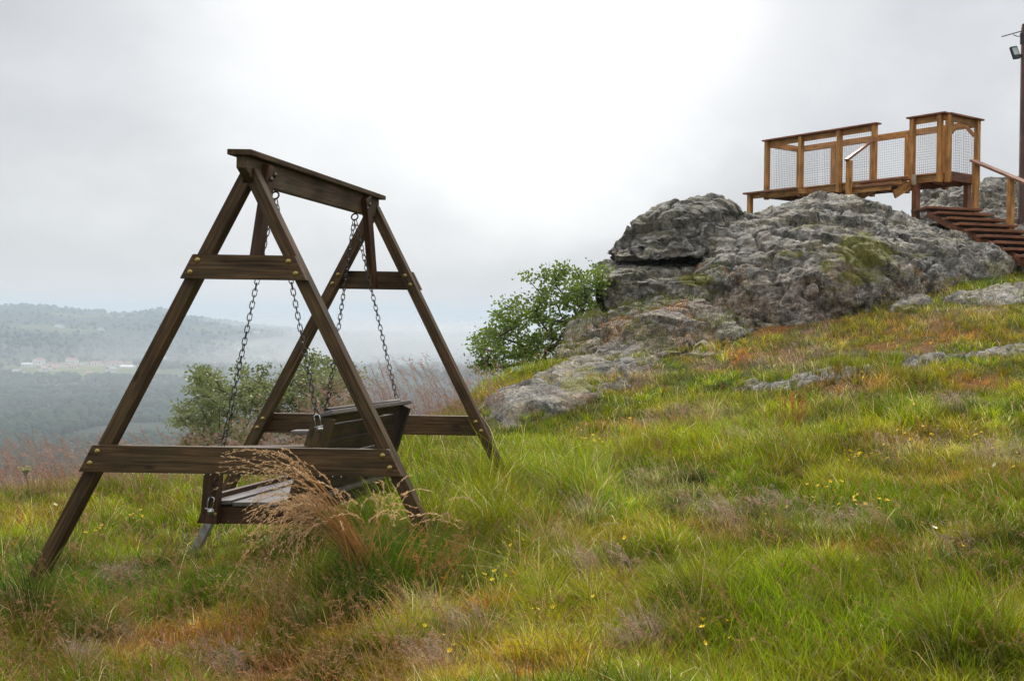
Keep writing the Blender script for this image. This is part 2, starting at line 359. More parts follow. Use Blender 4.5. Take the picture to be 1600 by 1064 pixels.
# far country: woods, fields and the village clearing
fw = sstep(40, 200, r_)[:, None]
nA = n2(gxv, gyv, 230, 51); nB = n2(gxv, gyv, 60, 52)
forest = np.array([.022, .036, .018])*(1+.35*nB[:, None]); field = np.array([.12, .15, .05])+np.clip(nB[:, None], 0, 1)*np.array([.08, .03, .0])
fpx, fpy = proj(gxv, gyv, gzv)
fm = np.exp(-(((fpx-115)/130)**2+((fpy-577)/13)**2)*1.2)+.5*np.exp(-(((fpx-330)/120)**2+((fpy-590)/9)**2))
fm = np.clip(np.maximum(fm*1.2*(r_ > 900)*(gyv > 0), sstep(.25, .5, nA)*.7*(r_ > 1700)), 0, 1)[:, None]
farc = forest*(1-fm)+field*fm
gc = gc*(1-fw)+farc*fw
gme = np_mesh('ground', np.c_[gxv, gyv, gzv], fi, ft, gc, True)
m_, nt, nd, lk = newmat('meadow and valley soil')
a = N(nd, 'ShaderNodeAttribute', attribute_name='col'); geo = N(nd, 'ShaderNodeNewGeometry')
g1 = N(nd, 'ShaderNodeTexNoise', _Scale=9.0, _Detail=8.0, _Roughness=.7); lk.new(geo.outputs['Position'], g1.inputs['Vector'])
g2 = N(nd, 'ShaderNodeTexNoise', _Scale=70.0, _Detail=4.0); lk.new(geo.outputs['Position'], g2.inputs['Vector'])
r1 = ramp(nd, [(.3, (.4, .42, .4)), (.7, (1.5, 1.4, 1.4))]); lk.new(g1.outputs[0], r1.inputs[0])
r2 = ramp(nd, [(.3, (.55, .55, .5)), (.7, (1.4, 1.35, 1.3))]); lk.new(g2.outputs[0], r2.inputs[0])
c = mixc(nd, lk, 1., a.outputs['Color'], r1.outputs[0], 'MULTIPLY'); c = mixc(nd, lk, .8, c, r2.outputs[0], 'MULTIPLY')
b = N(nd, 'ShaderNodeBsdfPrincipled', _Roughness=.95); lk.new(c, b.inputs['Base Color']); b.inputs['Specular IOR Level'].default_value = .1
bp = N(nd, 'ShaderNodeBump', _Strength=.8, _Distance=.03); lk.new(g2.outputs[0], bp.inputs['Height']); lk.new(bp.outputs[0], b.inputs['Normal'])
out(nt, nd, lk, b.outputs[0])
tag(link('ground', gme, m_), kind='structure')

# ================================================================== ROCKS
def rock_mat():
    m, nt, nd, lk = newmat('lichened granite')
    geo = N(nd, 'ShaderNodeNewGeometry'); pos = geo.outputs['Position']
    at = N(nd, 'ShaderNodeAttribute', attribute_name='col')   # r: moss, g: tint, b: dark
    sep = N(nd, 'ShaderNodeSeparateColor'); lk.new(at.outputs['Color'], sep.inputs[0])
    n1 = N(nd, 'ShaderNodeTexNoise', _Scale=2.2, _Detail=9.0, _Roughness=.68); lk.new(pos, n1.inputs['Vector'])
    n2_ = N(nd, 'ShaderNodeTexNoise', _Scale=13.0, _Detail=8.0, _Roughness=.75, _Distortion=.0); lk.new(pos, n2_.inputs['Vector'])
    n3 = N(nd, 'ShaderNodeTexNoise', _Scale=42.0, _Detail=5.0, _Roughness=.7); lk.new(pos, n3.inputs['Vector'])
    base = ramp(nd, [(.33, (.12, .118, .105)), (.47, (.26, .25, .23)), (.58, (.36, .345, .32)), (.7, (.48, .47, .45))]); lk.new(n1.outputs[0], base.inputs[0])
    r2 = ramp(nd, [(.34, (.28, .27, .25)), (.46, (.8, .78, .75)), (.56, (1.15, 1.12, 1.08)), (.68, (1.9, 1.85, 1.8))]); lk.new(n2_.outputs[0], r2.inputs[0])
    c = mixc(nd, lk, 1., base.outputs[0], r2.outputs[0], 'MULTIPLY')
    r3 = ramp(nd, [(.36, (.35, .35, .34)), (.5, (1, 1, 1)), (.68, (1.7, 1.7, 1.65))]); lk.new(n3.outputs[0], r3.inputs[0])
    c = mixc(nd, lk, .9, c, r3.outputs[0], 'MULTIPLY')
    # dark crust blotches and fissures
    n5 = N(nd, 'ShaderNodeTexNoise', _Scale=4.6, _Detail=9.0, _Roughness=.82, _Distortion=.15); ad5 = N(nd, 'ShaderNodeVectorMath', operation='ADD'); ad5.inputs[1].default_value = (3, 71, 5); lk.new(pos, ad5.inputs[0]); lk.new(ad5.outputs[0], n5.inputs['Vector'])
    r5 = ramp(nd, [(.40, (.16, .16, .14)), (.475, (.62, .62, .58)), (.53, (1, 1, 1)), (.66, (1.35, 1.34, 1.30))]); lk.new(n5.outputs[0], r5.inputs[0]); c = mixc(nd, lk, .9, c, r5.outputs[0], 'MULTIPLY')
    vc = N(nd, 'ShaderNodeTexVoronoi', _Scale=1.9); vc.feature = 'DISTANCE_TO_EDGE'; wc = N(nd, 'ShaderNodeVectorMath', operation='ADD'); scc = N(nd, 'ShaderNodeVectorMath', operation='SCALE'); scc.inputs['Scale'].default_value = 1.1
    lk.new(n1.outputs['Color'], scc.inputs[0]); lk.new(pos, wc.inputs[0]); lk.new(scc.outputs[0], wc.inputs[1]); lk.new(wc.outputs[0], vc.inputs['Vector'])
    vr = ramp(nd, [(.0, (.12, .12, .10)), (.025, (.5, .5, .47)), (.055, (1, 1, 1))]); lk.new(vc.outputs['Distance'], vr.inputs[0]); c = mixc(nd, lk, .5, c, vr.outputs[0], 'MULTIPLY')
    # olive crustose lichen over broad areas
    n6 = N(nd, 'ShaderNodeTexNoise', _Scale=1.3, _Detail=8.0, _Roughness=.7); ad6 = N(nd, 'ShaderNodeVectorMath', operation='ADD'); ad6.inputs[1].default_value = (13, 1, 55); lk.new(pos, ad6.inputs[0]); lk.new(ad6.outputs[0], n6.inputs['Vector'])
    r6 = ramp(nd, [(.47, (0, 0, 0)), (.60, (.55, .55, .55))]); lk.new(n6.outputs[0], r6.inputs[0]); c = mixc(nd, lk, r6.outputs[0], c, mixc(nd, lk, 1., c, (1.15, 1.05, .55), 'MULTIPLY'))
    # pale lichen discs
    vo = N(nd, 'ShaderNodeTexVoronoi', _Scale=5.5); wv = N(nd, 'ShaderNodeVectorMath', operation='ADD'); sc = N(nd, 'ShaderNodeVectorMath', operation='SCALE'); sc.inputs['Scale'].default_value = .25
    lk.new(n2_.outputs['Color'], sc.inputs[0]); lk.new(pos, wv.inputs[0]); lk.new(sc.outputs[0], wv.inputs[1]); lk.new(wv.outputs[0], vo.inputs['Vector'])
    lr = ramp(nd, [(.12, (.75, .75, .75)), (.2, (0, 0, 0))]); lk.new(vo.outputs['Distance'], lr.inputs[0])
    c = mixc(nd, lk, lr.outputs[0], c, (.42, .43, .38))
    # pinkish mineral
    n4 = N(nd, 'ShaderNodeTexNoise', _Scale=3.1, _Detail=5.0); ad = N(nd, 'ShaderNodeVectorMath', operation='ADD'); ad.inputs[1].default_value = (31, 7, 13); lk.new(pos, ad.inputs[0]); lk.new(ad.outputs[0], n4.inputs['Vector'])
    pr = ramp(nd, [(.54, (0, 0, 0)), (.72, (.55, .55, .55))]); lk.new(n4.outputs[0], pr.inputs[0])
    c = mixc(nd, lk, pr.outputs[0], c, (.26, .19, .15))
    # tint and dark staining from the stone itself
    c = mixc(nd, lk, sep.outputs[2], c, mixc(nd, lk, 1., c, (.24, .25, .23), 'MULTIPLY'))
    c = mixc(nd, lk, sep.outputs[1], c, mixc(nd, lk, 1., c, (1.25, .9, .72), 'MULTIPLY'))
    # moss
    ms = N(nd, 'ShaderNodeMath', operation='ADD'); lk.new(sep.outputs[0], ms.inputs[0]); lk.new(n2_.outputs[0], ms.inputs[1])
    mr = ramp(nd, [(.93, (0, 0, 0)), (1.0, (.95, .95, .95))]); mm = N(nd, 'ShaderNodeMath', operation='MULTIPLY'); mm.inputs[1].default_value = .8; lk.new(ms.outputs[0], mm.inputs[0])
    mr2 = ramp(nd, [(.60, (0, 0, 0)), (.69, (.95, .95, .95))]); lk.new(mm.outputs[0], mr2.inputs[0])
    mc = ramp(nd, [(.35, (.05, .06, .008)), (.65, (.27, .25, .02))]); lk.new(n3.outputs[0], mc.inputs[0])
    c = mixc(nd, lk, mr2.outputs[0], c, mc.outputs[0])
    b = N(nd, 'ShaderNodeBsdfPrincipled', _Roughness=.72); lk.new(c, b.inputs['Base Color']); b.inputs['Specular IOR Level'].default_value = .45
    hs = N(nd, 'ShaderNodeMath', operation='ADD'); lk.new(n2_.outputs[0], hs.inputs[0]); hm = N(nd, 'ShaderNodeMath', operation='MULTIPLY'); hm.inputs[1].default_value = .35; lk.new(n3.outputs[0], hm.inputs[0]); lk.new(hm.outputs[0], hs.inputs[1])
    h5 = N(nd, 'ShaderNodeMath', operation='ADD'); lk.new(hs.outputs[0], h5.inputs[0]); lk.new(n5.outputs[0], h5.inputs[1])
    vm_ = N(nd, 'ShaderNodeMapRange'); vm_.inputs['From Max'].default_value = .08; vm_.inputs['To Max'].default_value = .22; lk.new(vc.outputs['Distance'], vm_.inputs['Value']); h6 = N(nd, 'ShaderNodeMath', operation='ADD'); lk.new(h5.outputs[0], h6.inputs[0]); lk.new(vm_.outputs[0], h6.inputs[1])
    bp = N(nd, 'ShaderNodeBump', _Strength=1.0, _Distance=.06); lk.new(h6.outputs[0], bp.inputs['Height']); lk.new(bp.outputs[0], b.inputs['Normal'])
    out(nt, nd, lk, b.outputs[0]); return m
ROCK = rock_mat()
MOSS = [(1350,395,50,26,1.),(1255,352,26,14,.5),(1360,365,20,8,.6),(1240,395,14,12,.5),(1300,378,40,14,.3),(1230,393,10,6,.6),(1262,392,12,6,.5),(1340,430,60,20,.5),(1180,445,12,5,.4),(1090,440,26,12,1.),(985,510,22,14,.5),(1000,498,30,8,.5),
        (930,492,40,8,.6),(880,505,20,8,.4),(1190,385,8,10,.3),(1430,400,40,10,.4),(1480,440,30,6,.5),(900,600,24,14,.8),(930,590,20,10,.9),(1060,548,20,5,.8),(1400,425,60,10,.35),(1290,420,18,20,.5),(1310,450,40,10,.4),(920,575,30,6,.6),(1040,470,30,8,.4),(1415,480,30,5,.8),(1430,372,14,8,.4)]
TINT = [(1060,550,70,16,.4),(960,520,60,22,.55),(1150,480,60,20,.7),(1270,460,60,30,.5),(1220,450,40,20,.4),(900,540,40,24,.5),(930,620,40,14,.6),(1060,480,60,14,.5),(1450,450,60,12,.4)]
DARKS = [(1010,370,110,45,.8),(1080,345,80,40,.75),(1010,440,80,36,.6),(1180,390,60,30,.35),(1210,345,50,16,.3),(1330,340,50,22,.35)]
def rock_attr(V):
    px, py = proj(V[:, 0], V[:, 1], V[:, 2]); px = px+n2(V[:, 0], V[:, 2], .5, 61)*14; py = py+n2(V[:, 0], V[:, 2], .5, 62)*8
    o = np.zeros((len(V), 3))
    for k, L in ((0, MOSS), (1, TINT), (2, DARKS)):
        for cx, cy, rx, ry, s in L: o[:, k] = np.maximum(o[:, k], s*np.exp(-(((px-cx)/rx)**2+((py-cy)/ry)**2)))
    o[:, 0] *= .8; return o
def fbm3(p, s, seed, oct=4, ridge=False):
    v = 0; a = 1.; t = 0
    for k in range(oct):
        n = noise3(p/s*(2**k)+seed*5.7+k*17.3)
        v = v+a*((1-2*np.abs(n)) if ridge else n); t += a; a *= .52
    return v/t
LEDGE = []
def facets(V, s, seed):
    p = V/s; i0 = np.floor(p); best = np.full(len(V), 1e9); out_ = np.zeros(len(V))
    for dx in (-1, 0, 1):
        for dy in (-1, 0, 1):
            for dz in (-1, 0, 1):
                c = i0+np.array([dx, dy, dz]); k = c[:, 0]*127.1+c[:, 1]*311.7+c[:, 2]*74.7+seed*17.1
                rr = [np.modf(np.abs(np.sin(k*m_)*43758.5453))[0] for m_ in (1., 1.37, 1.91, 2.3, 2.77, 3.1, 3.7)]
                ctr = c+np.stack(rr[:3], 1); dd = ((p-ctr)**2).sum(1); m_ = dd < best; best = np.where(m_, dd, best)
                dirv = np.stack(rr[3:6], 1)-.5; out_ = np.where(m_, ((p-ctr)*dirv).sum(1)*1.1+(rr[6]-.5)*.5, out_)
    return out_
def boulder(name, pts, label, seed, voxel=.035, amp=1., cat='rock'):
    bm = bmesh.new()
    for p in pts: bm.verts.new(P(*p) if not isinstance(p, Vector) else p)
    bmesh.ops.convex_hull(bm, input=bm.verts)
    for v in [v for v in bm.verts if not v.link_faces]: bm.verts.remove(v)
    me = bpy.data.meshes.new('hull'); bm.to_mesh(me); bm.free()
    o = bpy.data.objects.new('hull', me); C.objects.link(o)
    md = o.modifiers.new('r', 'REMESH'); md.mode = 'VOXEL'; md.voxel_size = voxel
    s = o.modifiers.new('s', 'SMOOTH'); s.iterations = int(.22/voxel); s.factor = .5
    dg = bpy.context.evaluated_depsgraph_get(); ev = o.evaluated_get(dg); me2 = bpy.data.meshes.new_from_object(ev)
    bpy.data.objects.remove(o)
    n = len(me2.vertices); V = np.zeros(n*3, np.float32); me2.vertices.foreach_get('co', V); V = V.reshape(-1, 3).astype(float)
    Nn = np.zeros(n*3, np.float32); me2.vertices.foreach_get('normal', Nn); Nn = Nn.reshape(-1, 3).astype(float)
    q = V*np.array([1, 1, 1.12]); q = q+np.stack([noise3(V*1.1+9), noise3(V*1.1+19), noise3(V*1.1+29)], 1)*.16
    qf = V+np.stack([noise3(V*2.3+9), noise3(V*2.3+19), noise3(V*2.3+29)], 1)*.07; qf = qf*np.array([1, 1, 1.5]); d = fbm3(q, 1.9, seed, 2)*.20-.02+facets(qf, 1.15, seed)*.20+facets(qf+3.3, .42, seed+1)*.085+facets(qf+7.7, .17, seed+2)*.04+fbm3(q, .10, seed+3, 2)*.022
    crack = np.abs(fbm3(q*np.array([1, 1, 1.6]), .9, seed+4, 2)); d = d-.14*np.exp(-(crack/.04)**2)
    crack = np.abs(fbm3(q, .4, seed+5, 2)); d = d-.045*np.exp(-(crack/.05)**2)
    V = V+Nn*(d*amp)[:, None]
    me2.vertices.foreach_set('co', V.astype(np.float32).ravel())
    up_ = (Nn[:, 2] > .45) & (n2(V[:, 0], V[:, 1], .5, 71)+.6*n2(V[:, 0], V[:, 1], .17, 72) > (.12 if name == 'rock_ledge' else .30)-.22) & (rng.random(n) < .6)
    px_, py_ = proj(V[:, 0], V[:, 1], V[:, 2]); up_ &= (py_ > (430 if name != 'rock_outcrop' else 415)) & (V[:, 1] < 19)
    if name in ('rock_ledge', 'rock_outcrop'): LEDGE.append((V[up_, 0], V[up_, 1], V[up_, 2], None))
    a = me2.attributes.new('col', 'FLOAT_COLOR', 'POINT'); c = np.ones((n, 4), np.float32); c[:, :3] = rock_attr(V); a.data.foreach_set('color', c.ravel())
    me2.materials.clear(); me2.materials.append(ROCK); smooth(me2); me2.name = name
    return tag(link(name, me2, ROCK), label, cat)
boulder('rock_outcrop', [(1083,480,16.3),(1083,440,16.6),(1110,510,15.9),(1175,525,15.3),(1260,520,15.2),(1330,498,15.6),(1420,475,16.3),(1500,450,17.2),(1580,430,18.2),
    (1092,395,17.4),(1110,368,18.0),(1140,342,19),(1180,318,20),(1215,314,20.6),(1250,310,20.8),(1330,313,21),(1390,325,20.8),(1440,336,20.3),(1495,357,19.7),(1556,389,19),(1585,410,18.6),
    (1130,400,16.6),(1200,395,16.5),(1270,375,16.7),(1350,380,16.9),(1440,398,17.5),(1170,440,15.7),(1280,435,15.5),(1370,430,16.2),(1250,340,18.6),(1350,340,18.9),
    (1130,430,22),(1150,360,22),(1300,330,23.2),(1300,430,24),(1500,400,23),(1600,440,21)],
    'largest grey rock hump streaked with yellow-green moss below the wooden deck', 3, .036)
boulder('boulder', [(939,394,17.5),(950,408,17.3),(958,372,17.8),(978,350,18.1),(1000,333,18.5),(1045,317,18.8),(1072,314,19),(1110,308,19.2),(1150,320,19.4),(1170,345,19.5),(1010,409,16.9),(1060,404,17.0),(1095,400,17.1),(1000,370,17.2),(1060,352,17.4),(1105,348,17.7),
    (958,402,19.8),(1100,400,20.5),(1160,410,20)], 'dark overhanging boulder resting on the lower block at the left tip of the outcrop', 11, .03, .8)
boulder('boulder', [(932,424,17.3),(934,440,16.7),(935,455,16.8),(946,510,16.4),(990,510,16.2),(1040,490,16.3),(1125,460,16.9),(1125,410,17.5),(1090,440,16.6),(1010,411,17.2),(1010,435,16.3),(950,413,17.4),
    (936,408,19.5),(1140,400,19.8),(950,510,19),(1080,480,19)], 'cracked grey block wedged under the overhanging boulder', 17, .03, .55)
boulder('rock_ledge', [(866,572,14.5),(872,538,15.0),(892,503,15.7),(935,484,15.9),(1000,470,16.1),(1045,454,16.2),(1085,448,16.3),(1130,464,16.2),(1165,485,16),(1195,515,15.2),(1120,545,14.3),(1040,560,13.9),(960,580,13.7),(900,592,13.8),(950,515,14.9),(1050,490,15.5),
    (880,600,17),(1150,560,17.5),(1000,490,17.5)], 'low mossy rock ledge with orange growth in front of the stacked boulders', 23, .032, .8)
boulder('boulder', [(1420,330,26),(1450,297,26.5),(1490,291,26.5),(1530,280,26),(1565,275,26),(1610,278,26),(1660,300,26),(1440,350,24.8),(1500,350,24),(1600,370,23.5),(1660,370,23.5),(1540,310,24.8),
    (1440,360,29),(1660,360,29),(1560,300,28.5)], 'distant grey rock behind the stairs and below the lamp pole', 31, .045, .9)

def slab(name, poly, hgt, label, seed, lo=8, hi=22, fade=9., res=.035):
    pts = [ground(px, py, lo, hi) for px, py in poly]
    wp = [(p.x, p.y) for p in pts]; x0 = min(p[0] for p in wp); x1 = max(p[0] for p in wp); y0 = min(p[1] for p in wp); y1 = max(p[1] for p in wp)
    nx = int((x1-x0)/res)+4; ny = int((y1-y0)/(res*1.3))+4
    X, Y = np.meshgrid(np.linspace(x0-.05, x1+.05, nx), np.linspace(y0-.05, y1+.05, ny), indexing='ij'); X = X.ravel(); Y = Y.ravel()
    d = np.full(len(X), 1e9); n = len(wp)
    for i in range(n):
        ax, ay = wp[i]; bx, by = wp[(i+1) % n]; L2 = (bx-ax)**2+(by-ay)**2+1e-9
        t = np.clip(((X-ax)*(bx-ax)+(Y-ay)*(by-ay))/L2, 0, 1); d = np.minimum(d, np.hypot(X-ax-t*(bx-ax), Y-ay-t*(by-ay)))
    ins = inpoly(X, Y, wp); d = np.where(ins, d, -d)+n2(X, Y, .5, seed)*.17+n2(X, Y, .14, seed+3)*.06
    z0 = near_h(X, Y); p = np.c_[X, Y, np.zeros(len(X))]
    lay = fbm3(p*np.array([1, 1, 1]), .8, seed, 4); st = np.floor(lay*5)/5
    top = hgt*sstep(0, hgt*2.2, d)*(1+.6*n2(X, Y, .6, seed+9))+(st*min(.13, hgt*1.3)+fbm3(p, .35, seed+2, 4, True)*.04-.05*(np.abs(fbm3(p, .5, seed+11, 2)) < .05)+fbm3(p, .09, seed+5, 3, True)*.02)*sstep(0, .12, d)
    Z = z0+np.where(d > 0, top, -.15)
    me = bpy.data.meshes.new(name); cell, ft = grid_faces(nx, ny); cell = cell.reshape(-1, 4); keep = (d[cell] > -.04).any(1); cell = cell[keep]
    used = np.unique(cell); rem = -np.ones(len(X), int); rem[used] = np.arange(len(used)); V = np.c_[X, Y, Z][used]; cell = rem[cell]
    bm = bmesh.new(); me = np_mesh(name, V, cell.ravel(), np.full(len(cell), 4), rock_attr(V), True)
    bm.from_mesh(me); ed = [e for e in bm.edges if e.is_boundary]; r = bmesh.ops.extrude_edge_only(bm, edges=ed)
    vs = [g for g in r['geom'] if isinstance(g, bmesh.types.BMVert)]
    for v in vs: v.co.z -= .35
    bmesh.ops.holes_fill(bm, edges=[e for e in bm.edges if e.is_boundary], sides=0)
    bmesh.ops.recalc_face_normals(bm, faces=bm.faces); bm.to_mesh(me); bm.free(); smooth(me)
    return tag(link(name, me, ROCK), label, 'rock')
slab('rock_slab', ROCKPOLY['slab_near'], .09, 'long sloping grey rock slab in the grass just right of the swing', 3)
slab('rock_slab', ROCKPOLY['strip_mid'], .045, 'thin strip of bare rock in the grass below the largest hump', 5)
slab('rock_slab', ROCKPOLY['strip_right'], .045, 'thin bare rock strip running out of the right edge', 7)
slab('rock_slab', ROCKPOLY['knob'], .09, 'small mossy rock knob between the ledge and the orange grass', 9)
slab('rock_slab', ROCKPOLY['top_right'], .045, 'pale flat rock patch in the grass below the foot of the stairs', 11)
slab('rock_slab', ROCKPOLY['top_mid'], .05, 'mossy low rock bump left of the pale flat rock patch', 13)

# ================================================================== SWING FRAME
XC = -2.458
sf = empty('swing_set', (XC, 6.5, h1(XC, 6.5)), 'dark brown wooden A-frame that carries the hanging bench', 'swing set')
def zz(z): return z+CZ
SL = .505; ZA = .637
def leg(side, yf, Zb):
    d = Vector((side*SL, 0, -1)).normalized(); M = frame_of(Vector((XC+side*.03, yf+.035, zz(.7))), Vector((XC+side*.03, yf+.035, zz(.7)))+d, Vector((0, 1, 0))); Mi = M.inverted()
    xi = lambda z: SL*(ZA-z)
    poly = [(.0006, ZA), (.0006, .6425), (.0245, .6425), (.0245, ZA+.0425/SL), (xi(Zb)+.067, Zb), (xi(Zb), Zb)]; bm = bmesh.new()
    V = [[bm.verts.new(Mi @ Vector((XC+side*x, yy, zz(z)))) for x, z in poly] for yy in (yf, yf+.07)]
    bm.faces.new(V[0]); bm.faces.new(V[1][::-1])
    for i in range(6): bm.faces.new((V[0][i], V[0][(i+1) % 6], V[1][(i+1) % 6], V[1][i]))
    bmesh.ops.recalc_face_normals(bm, faces=bm.faces); bmesh.ops.bevel(bm, geom=list(bm.edges), offset=.002, segments=2, affect='EDGES')
    o = bm_obj('leg', bm, WOOD, sf, M)
    p1 = Vector((XC+side*(xi(Zb)+.0335), yf+.035, zz(Zb)))
    plank('post_foot', p1-d*.03, p1+d*.32, .058, .05, FOOTM, o, up=(1, 0, 0), bev=.003)
    return o
def ground_z(side, yf, g): return g
legs = {}
for key, side, yf, zb in (('nl', -1, 5.60, -1.33), ('nr', 1, 5.60, -1.22), ('fl', -1, 7.44, -1.325), ('fr', 1, 7.44, -1.12)):
    legs[key] = leg(side, yf, zb)
def crossbar(y0, zt, zb, face, lg):
    # trapezoid board with ends parallel to the legs
    xt = SL*(ZA-zt)+.067+.004; xb = SL*(ZA-zb)+.067+.004; t = .04; bm = bmesh.new(); H = zt-zb; zc = (zt+zb)/2; v = []
    for yy in (-t/2, t/2):
        for (x, z) in ((-xb, -H/2), (xb, -H/2), (xt, H/2), (-xt, H/2)): v.append(bm.verts.new((x, yy, z)))
    for f in ((0, 1, 2, 3), (7, 6, 5, 4), (0, 4, 5, 1), (1, 5, 6, 2), (2, 6, 7, 3), (3, 7, 4, 0)): bm.faces.new([v[i] for i in f])
    bmesh.ops.recalc_face_normals(bm, faces=bm.faces); bmesh.ops.bevel(bm, geom=list(bm.edges), offset=.003, segments=2, affect='EDGES')
    o = bm_obj('crossbar', bm, WOOD, sf, Matrix.Translation((XC, y0+t/2, zz(zc))))
    for side in (-1, 1):
        for k, (dz) in enumerate((.029, .029+.058)):
            z = zt-dz; x = XC+side*(SL*(ZA-z)+.036+(-.006 if k == 0 else .0))
            yb = y0-.001 if face < 0 else 7.439
            dome('bolt', (x, yb, zz(z)), (0, -1, 0), .0105, BRASS, o, face > 0)
    return o
crossbar(5.56, .291, .172, -1, 0); lowbar = crossbar(5.56, -.638, -.768, -1, 0)
DROP = plain('water drop', (.8, .85, .85), .05, 0, .02, 3, 0)
bm = bmesh.new(); bmesh.ops.create_icosphere(bm, subdivisions=2, radius=.0034); dme = bpy.data.meshes.new('water_drop'); bm.to_mesh(dme); bm.free(); smooth(dme); dme.materials.append(DROP)
for k in range(26):
    x = XC-.55+k*.042+random.uniform(-.015, .015); o = bpy.data.objects.new('water_drop', dme); C.objects.link(o); o.parent = lowbar; o.scale = (1, 1, 1.3)
    o.matrix_basis = WM[lowbar].inverted() @ Matrix.Translation((x, 5.566, zz(-.771)))
crossbar(7.511, .300, .182, 1, 0); crossbar(7.511, -.636, -.761, 1, 0)
cb = plank('cap_board', (XC, 5.50, zz(.779)), (XC, 7.525, zz(.779)), .118, .028, WOOD, sf)
# ridge beam with undercut near end
bm = bmesh.new(); prof = [(5.52, .7645), (7.50, .7645), (7.50, .645), (5.62, .645), (5.52, .705)]; bv = []
for sx in (-.0225, .0225): bv.append([bm.verts.new((y-6.5, sx, z-.7)) for y, z in prof])
bm.faces.new(bv[0]); bm.faces.new(bv[1][::-1])
for i in range(5): bm.faces.new((bv[0][i], bv[0][(i+1) % 5], bv[1][(i+1) % 5], bv[1][i]))
bmesh.ops.recalc_face_normals(bm, faces=bm.faces); bmesh.ops.bevel(bm, geom=list(bm.edges), offset=.003, segments=2, affect='EDGES')
Mb = Matrix(((0, 1, 0, XC), (1, 0, 0, 6.5), (0, 0, 1, zz(.7)), (0, 0, 0, 1)))
for v in bm.verts: v.co = Vector((v.co.x, v.co.y, v.co.z))
Mb = Matrix(((0, -1, 0, XC), (1, 0, 0, 6.5), (0, 0, 1, zz(.7)), (0, 0, 0, 1)))
bm_obj('ridge_beam', bm, WOOD, sf, Mb)
def brace(t0, b0, wY):
    o = plank('brace', Vector(t0), Vector(b0), .036, wY, WOODR, sf, up=(0, 1, 0), cz1=.5, bev=.003)
    for s, dz in ((-.028, .05), (.018, .03)):
        dome('bolt', (t0[0]+.019, t0[1]+s, t0[2]-dz*1.4), (1, 0, 0), .009, STEEL, o, True)
    return o
brace((XC+.042, 5.755, zz(.745)), (XC-.005, 5.70, zz(.215)), .085)
brace((XC+.042, 7.19, zz(.745)), (XC+.016, 7.43, zz(.19)), .085)
EYE = []
for ye in (5.92, 7.11):
    bm = bmesh.new(); c = Vector((XC, ye, zz(.617))); R = .020
    tube_bm(bm, [c+Vector((math.cos(t)*R, math.sin(t)*R*.45, math.sin(t)*R*.0+math.sin(t)*R)) for t in [k*math.pi/6 for k in range(12)]], .0048, 8, True)
    tube_bm(bm, [c+Vector((0, 0, R)), c+Vector((0, 0, .035))], .005, 8)
    bm_obj('eyebolt', bm, STEEL, sf, None, True); EYE.append(c-Vector((0, 0, R)))

# ================================================================== SWING BENCH
TL = -.028  # the far end hangs a little lower (per metre)
Y0, Y1 = 5.90, 7.20
def B(x, Y, z): return Vector((x, Y, zz(z)+TL*(Y-Y0)))
sb = empty('swing_bench', B(-2.5, 6.55, -1.0), 'dark wooden slatted bench hanging on chains inside the A-frame', 'bench')
for yy, s in ((Y0, -1), (Y1, 1)):
    y_in = yy-s*.045
    plank('side_rail', B(-2.80, yy, -1.022), B(-2.22, yy, -1.022), .042, .084, WOODR if s < 0 else WOOD, sb, bev=.003, cz0=.35, cz1=-.3)
    plank('arm_post', B(-2.735, yy+s*.045, -1.06), B(-2.715, yy+s*.045, -.706), .085, .04, WOODR, sb, up=(0, 1, 0), bev=.003)
    plank('armrest', B(-2.86, yy+s*.02, -.690), B(-2.235, yy+s*.02, -.672), .088, .026, WOODS if s > 0 else WOOD, sb, bev=.006)
    plank('back_post', B(-2.335, yy+s*.003, -1.06), B(-2.175, yy+s*.003, -.512), .105, .045, WOODB if s > 0 else WOOD, sb, up=(0, 1, 0), bev=.003)
    dome('bolt', B(-2.36, yy-.022, -1.01), (0, -1, 0), .010, BRASS, sb)
    dome('bolt', B(-2.70, yy+s*.045-.021, -1.01), (0, -1, 0), .007, BRASS, sb)
# contoured seat: slats running along the bench
sx = [-2.695, -2.573, -2.451, -2.330]; sz = [-.958, -.9635, -.963, -.951]; sa = [-.07, -.02, .03, .13]
for x, z, a in zip(sx, sz, sa):
    plank('seat_slat', B(x, Y0-.028, z), B(x, Y1+.028, z), .117, .022, WOODS, sb, up=(-math.sin(a)*-1, 0, math.cos(a)), bev=.004)
plank('front_rail', B(-2.775, Y0+.024, -.975), B(-2.775, Y1-.024, -.975), .03, .095, WOODR, sb, bev=.003)
plank('rear_rail', B(-2.30, Y0+.03, -.99), B(-2.30, Y1-.03, -.99), .03, .085, WOODB, sb, bev=.003)
# backrest boards running along the bench, leaning back
dirb = (B(-2.175, Y0, -.512)-B(-2.335, Y0, -1.06)).normalized(); nb = Vector((-dirb.z, 0, dirb.x))
base = B(-2.325, Y0, -1.03)+Vector((0, 0, 0))
t = .05
for w, gp in ((.118, .006), (.122, .011), (.088, .006), (.082, .012), (.084, .004)):
    c = base+dirb*(t+w/2); off = nb*.012
    e = c+Vector((0, Y1-Y0-.05, TL*(Y1-Y0-.05)))
    plank('back_slat', c+off+Vector((0, .026, 0)), e+off, w, .022, WOODB, sb, up=nb, bev=.003)
    t += w+gp
plank('back_cap', B(-2.163, Y0-.03, -.497), B(-2.163, Y1+.03, -.497), .078, .024, WOODS, sb, up=(-.25, 0, 1), bev=.004)
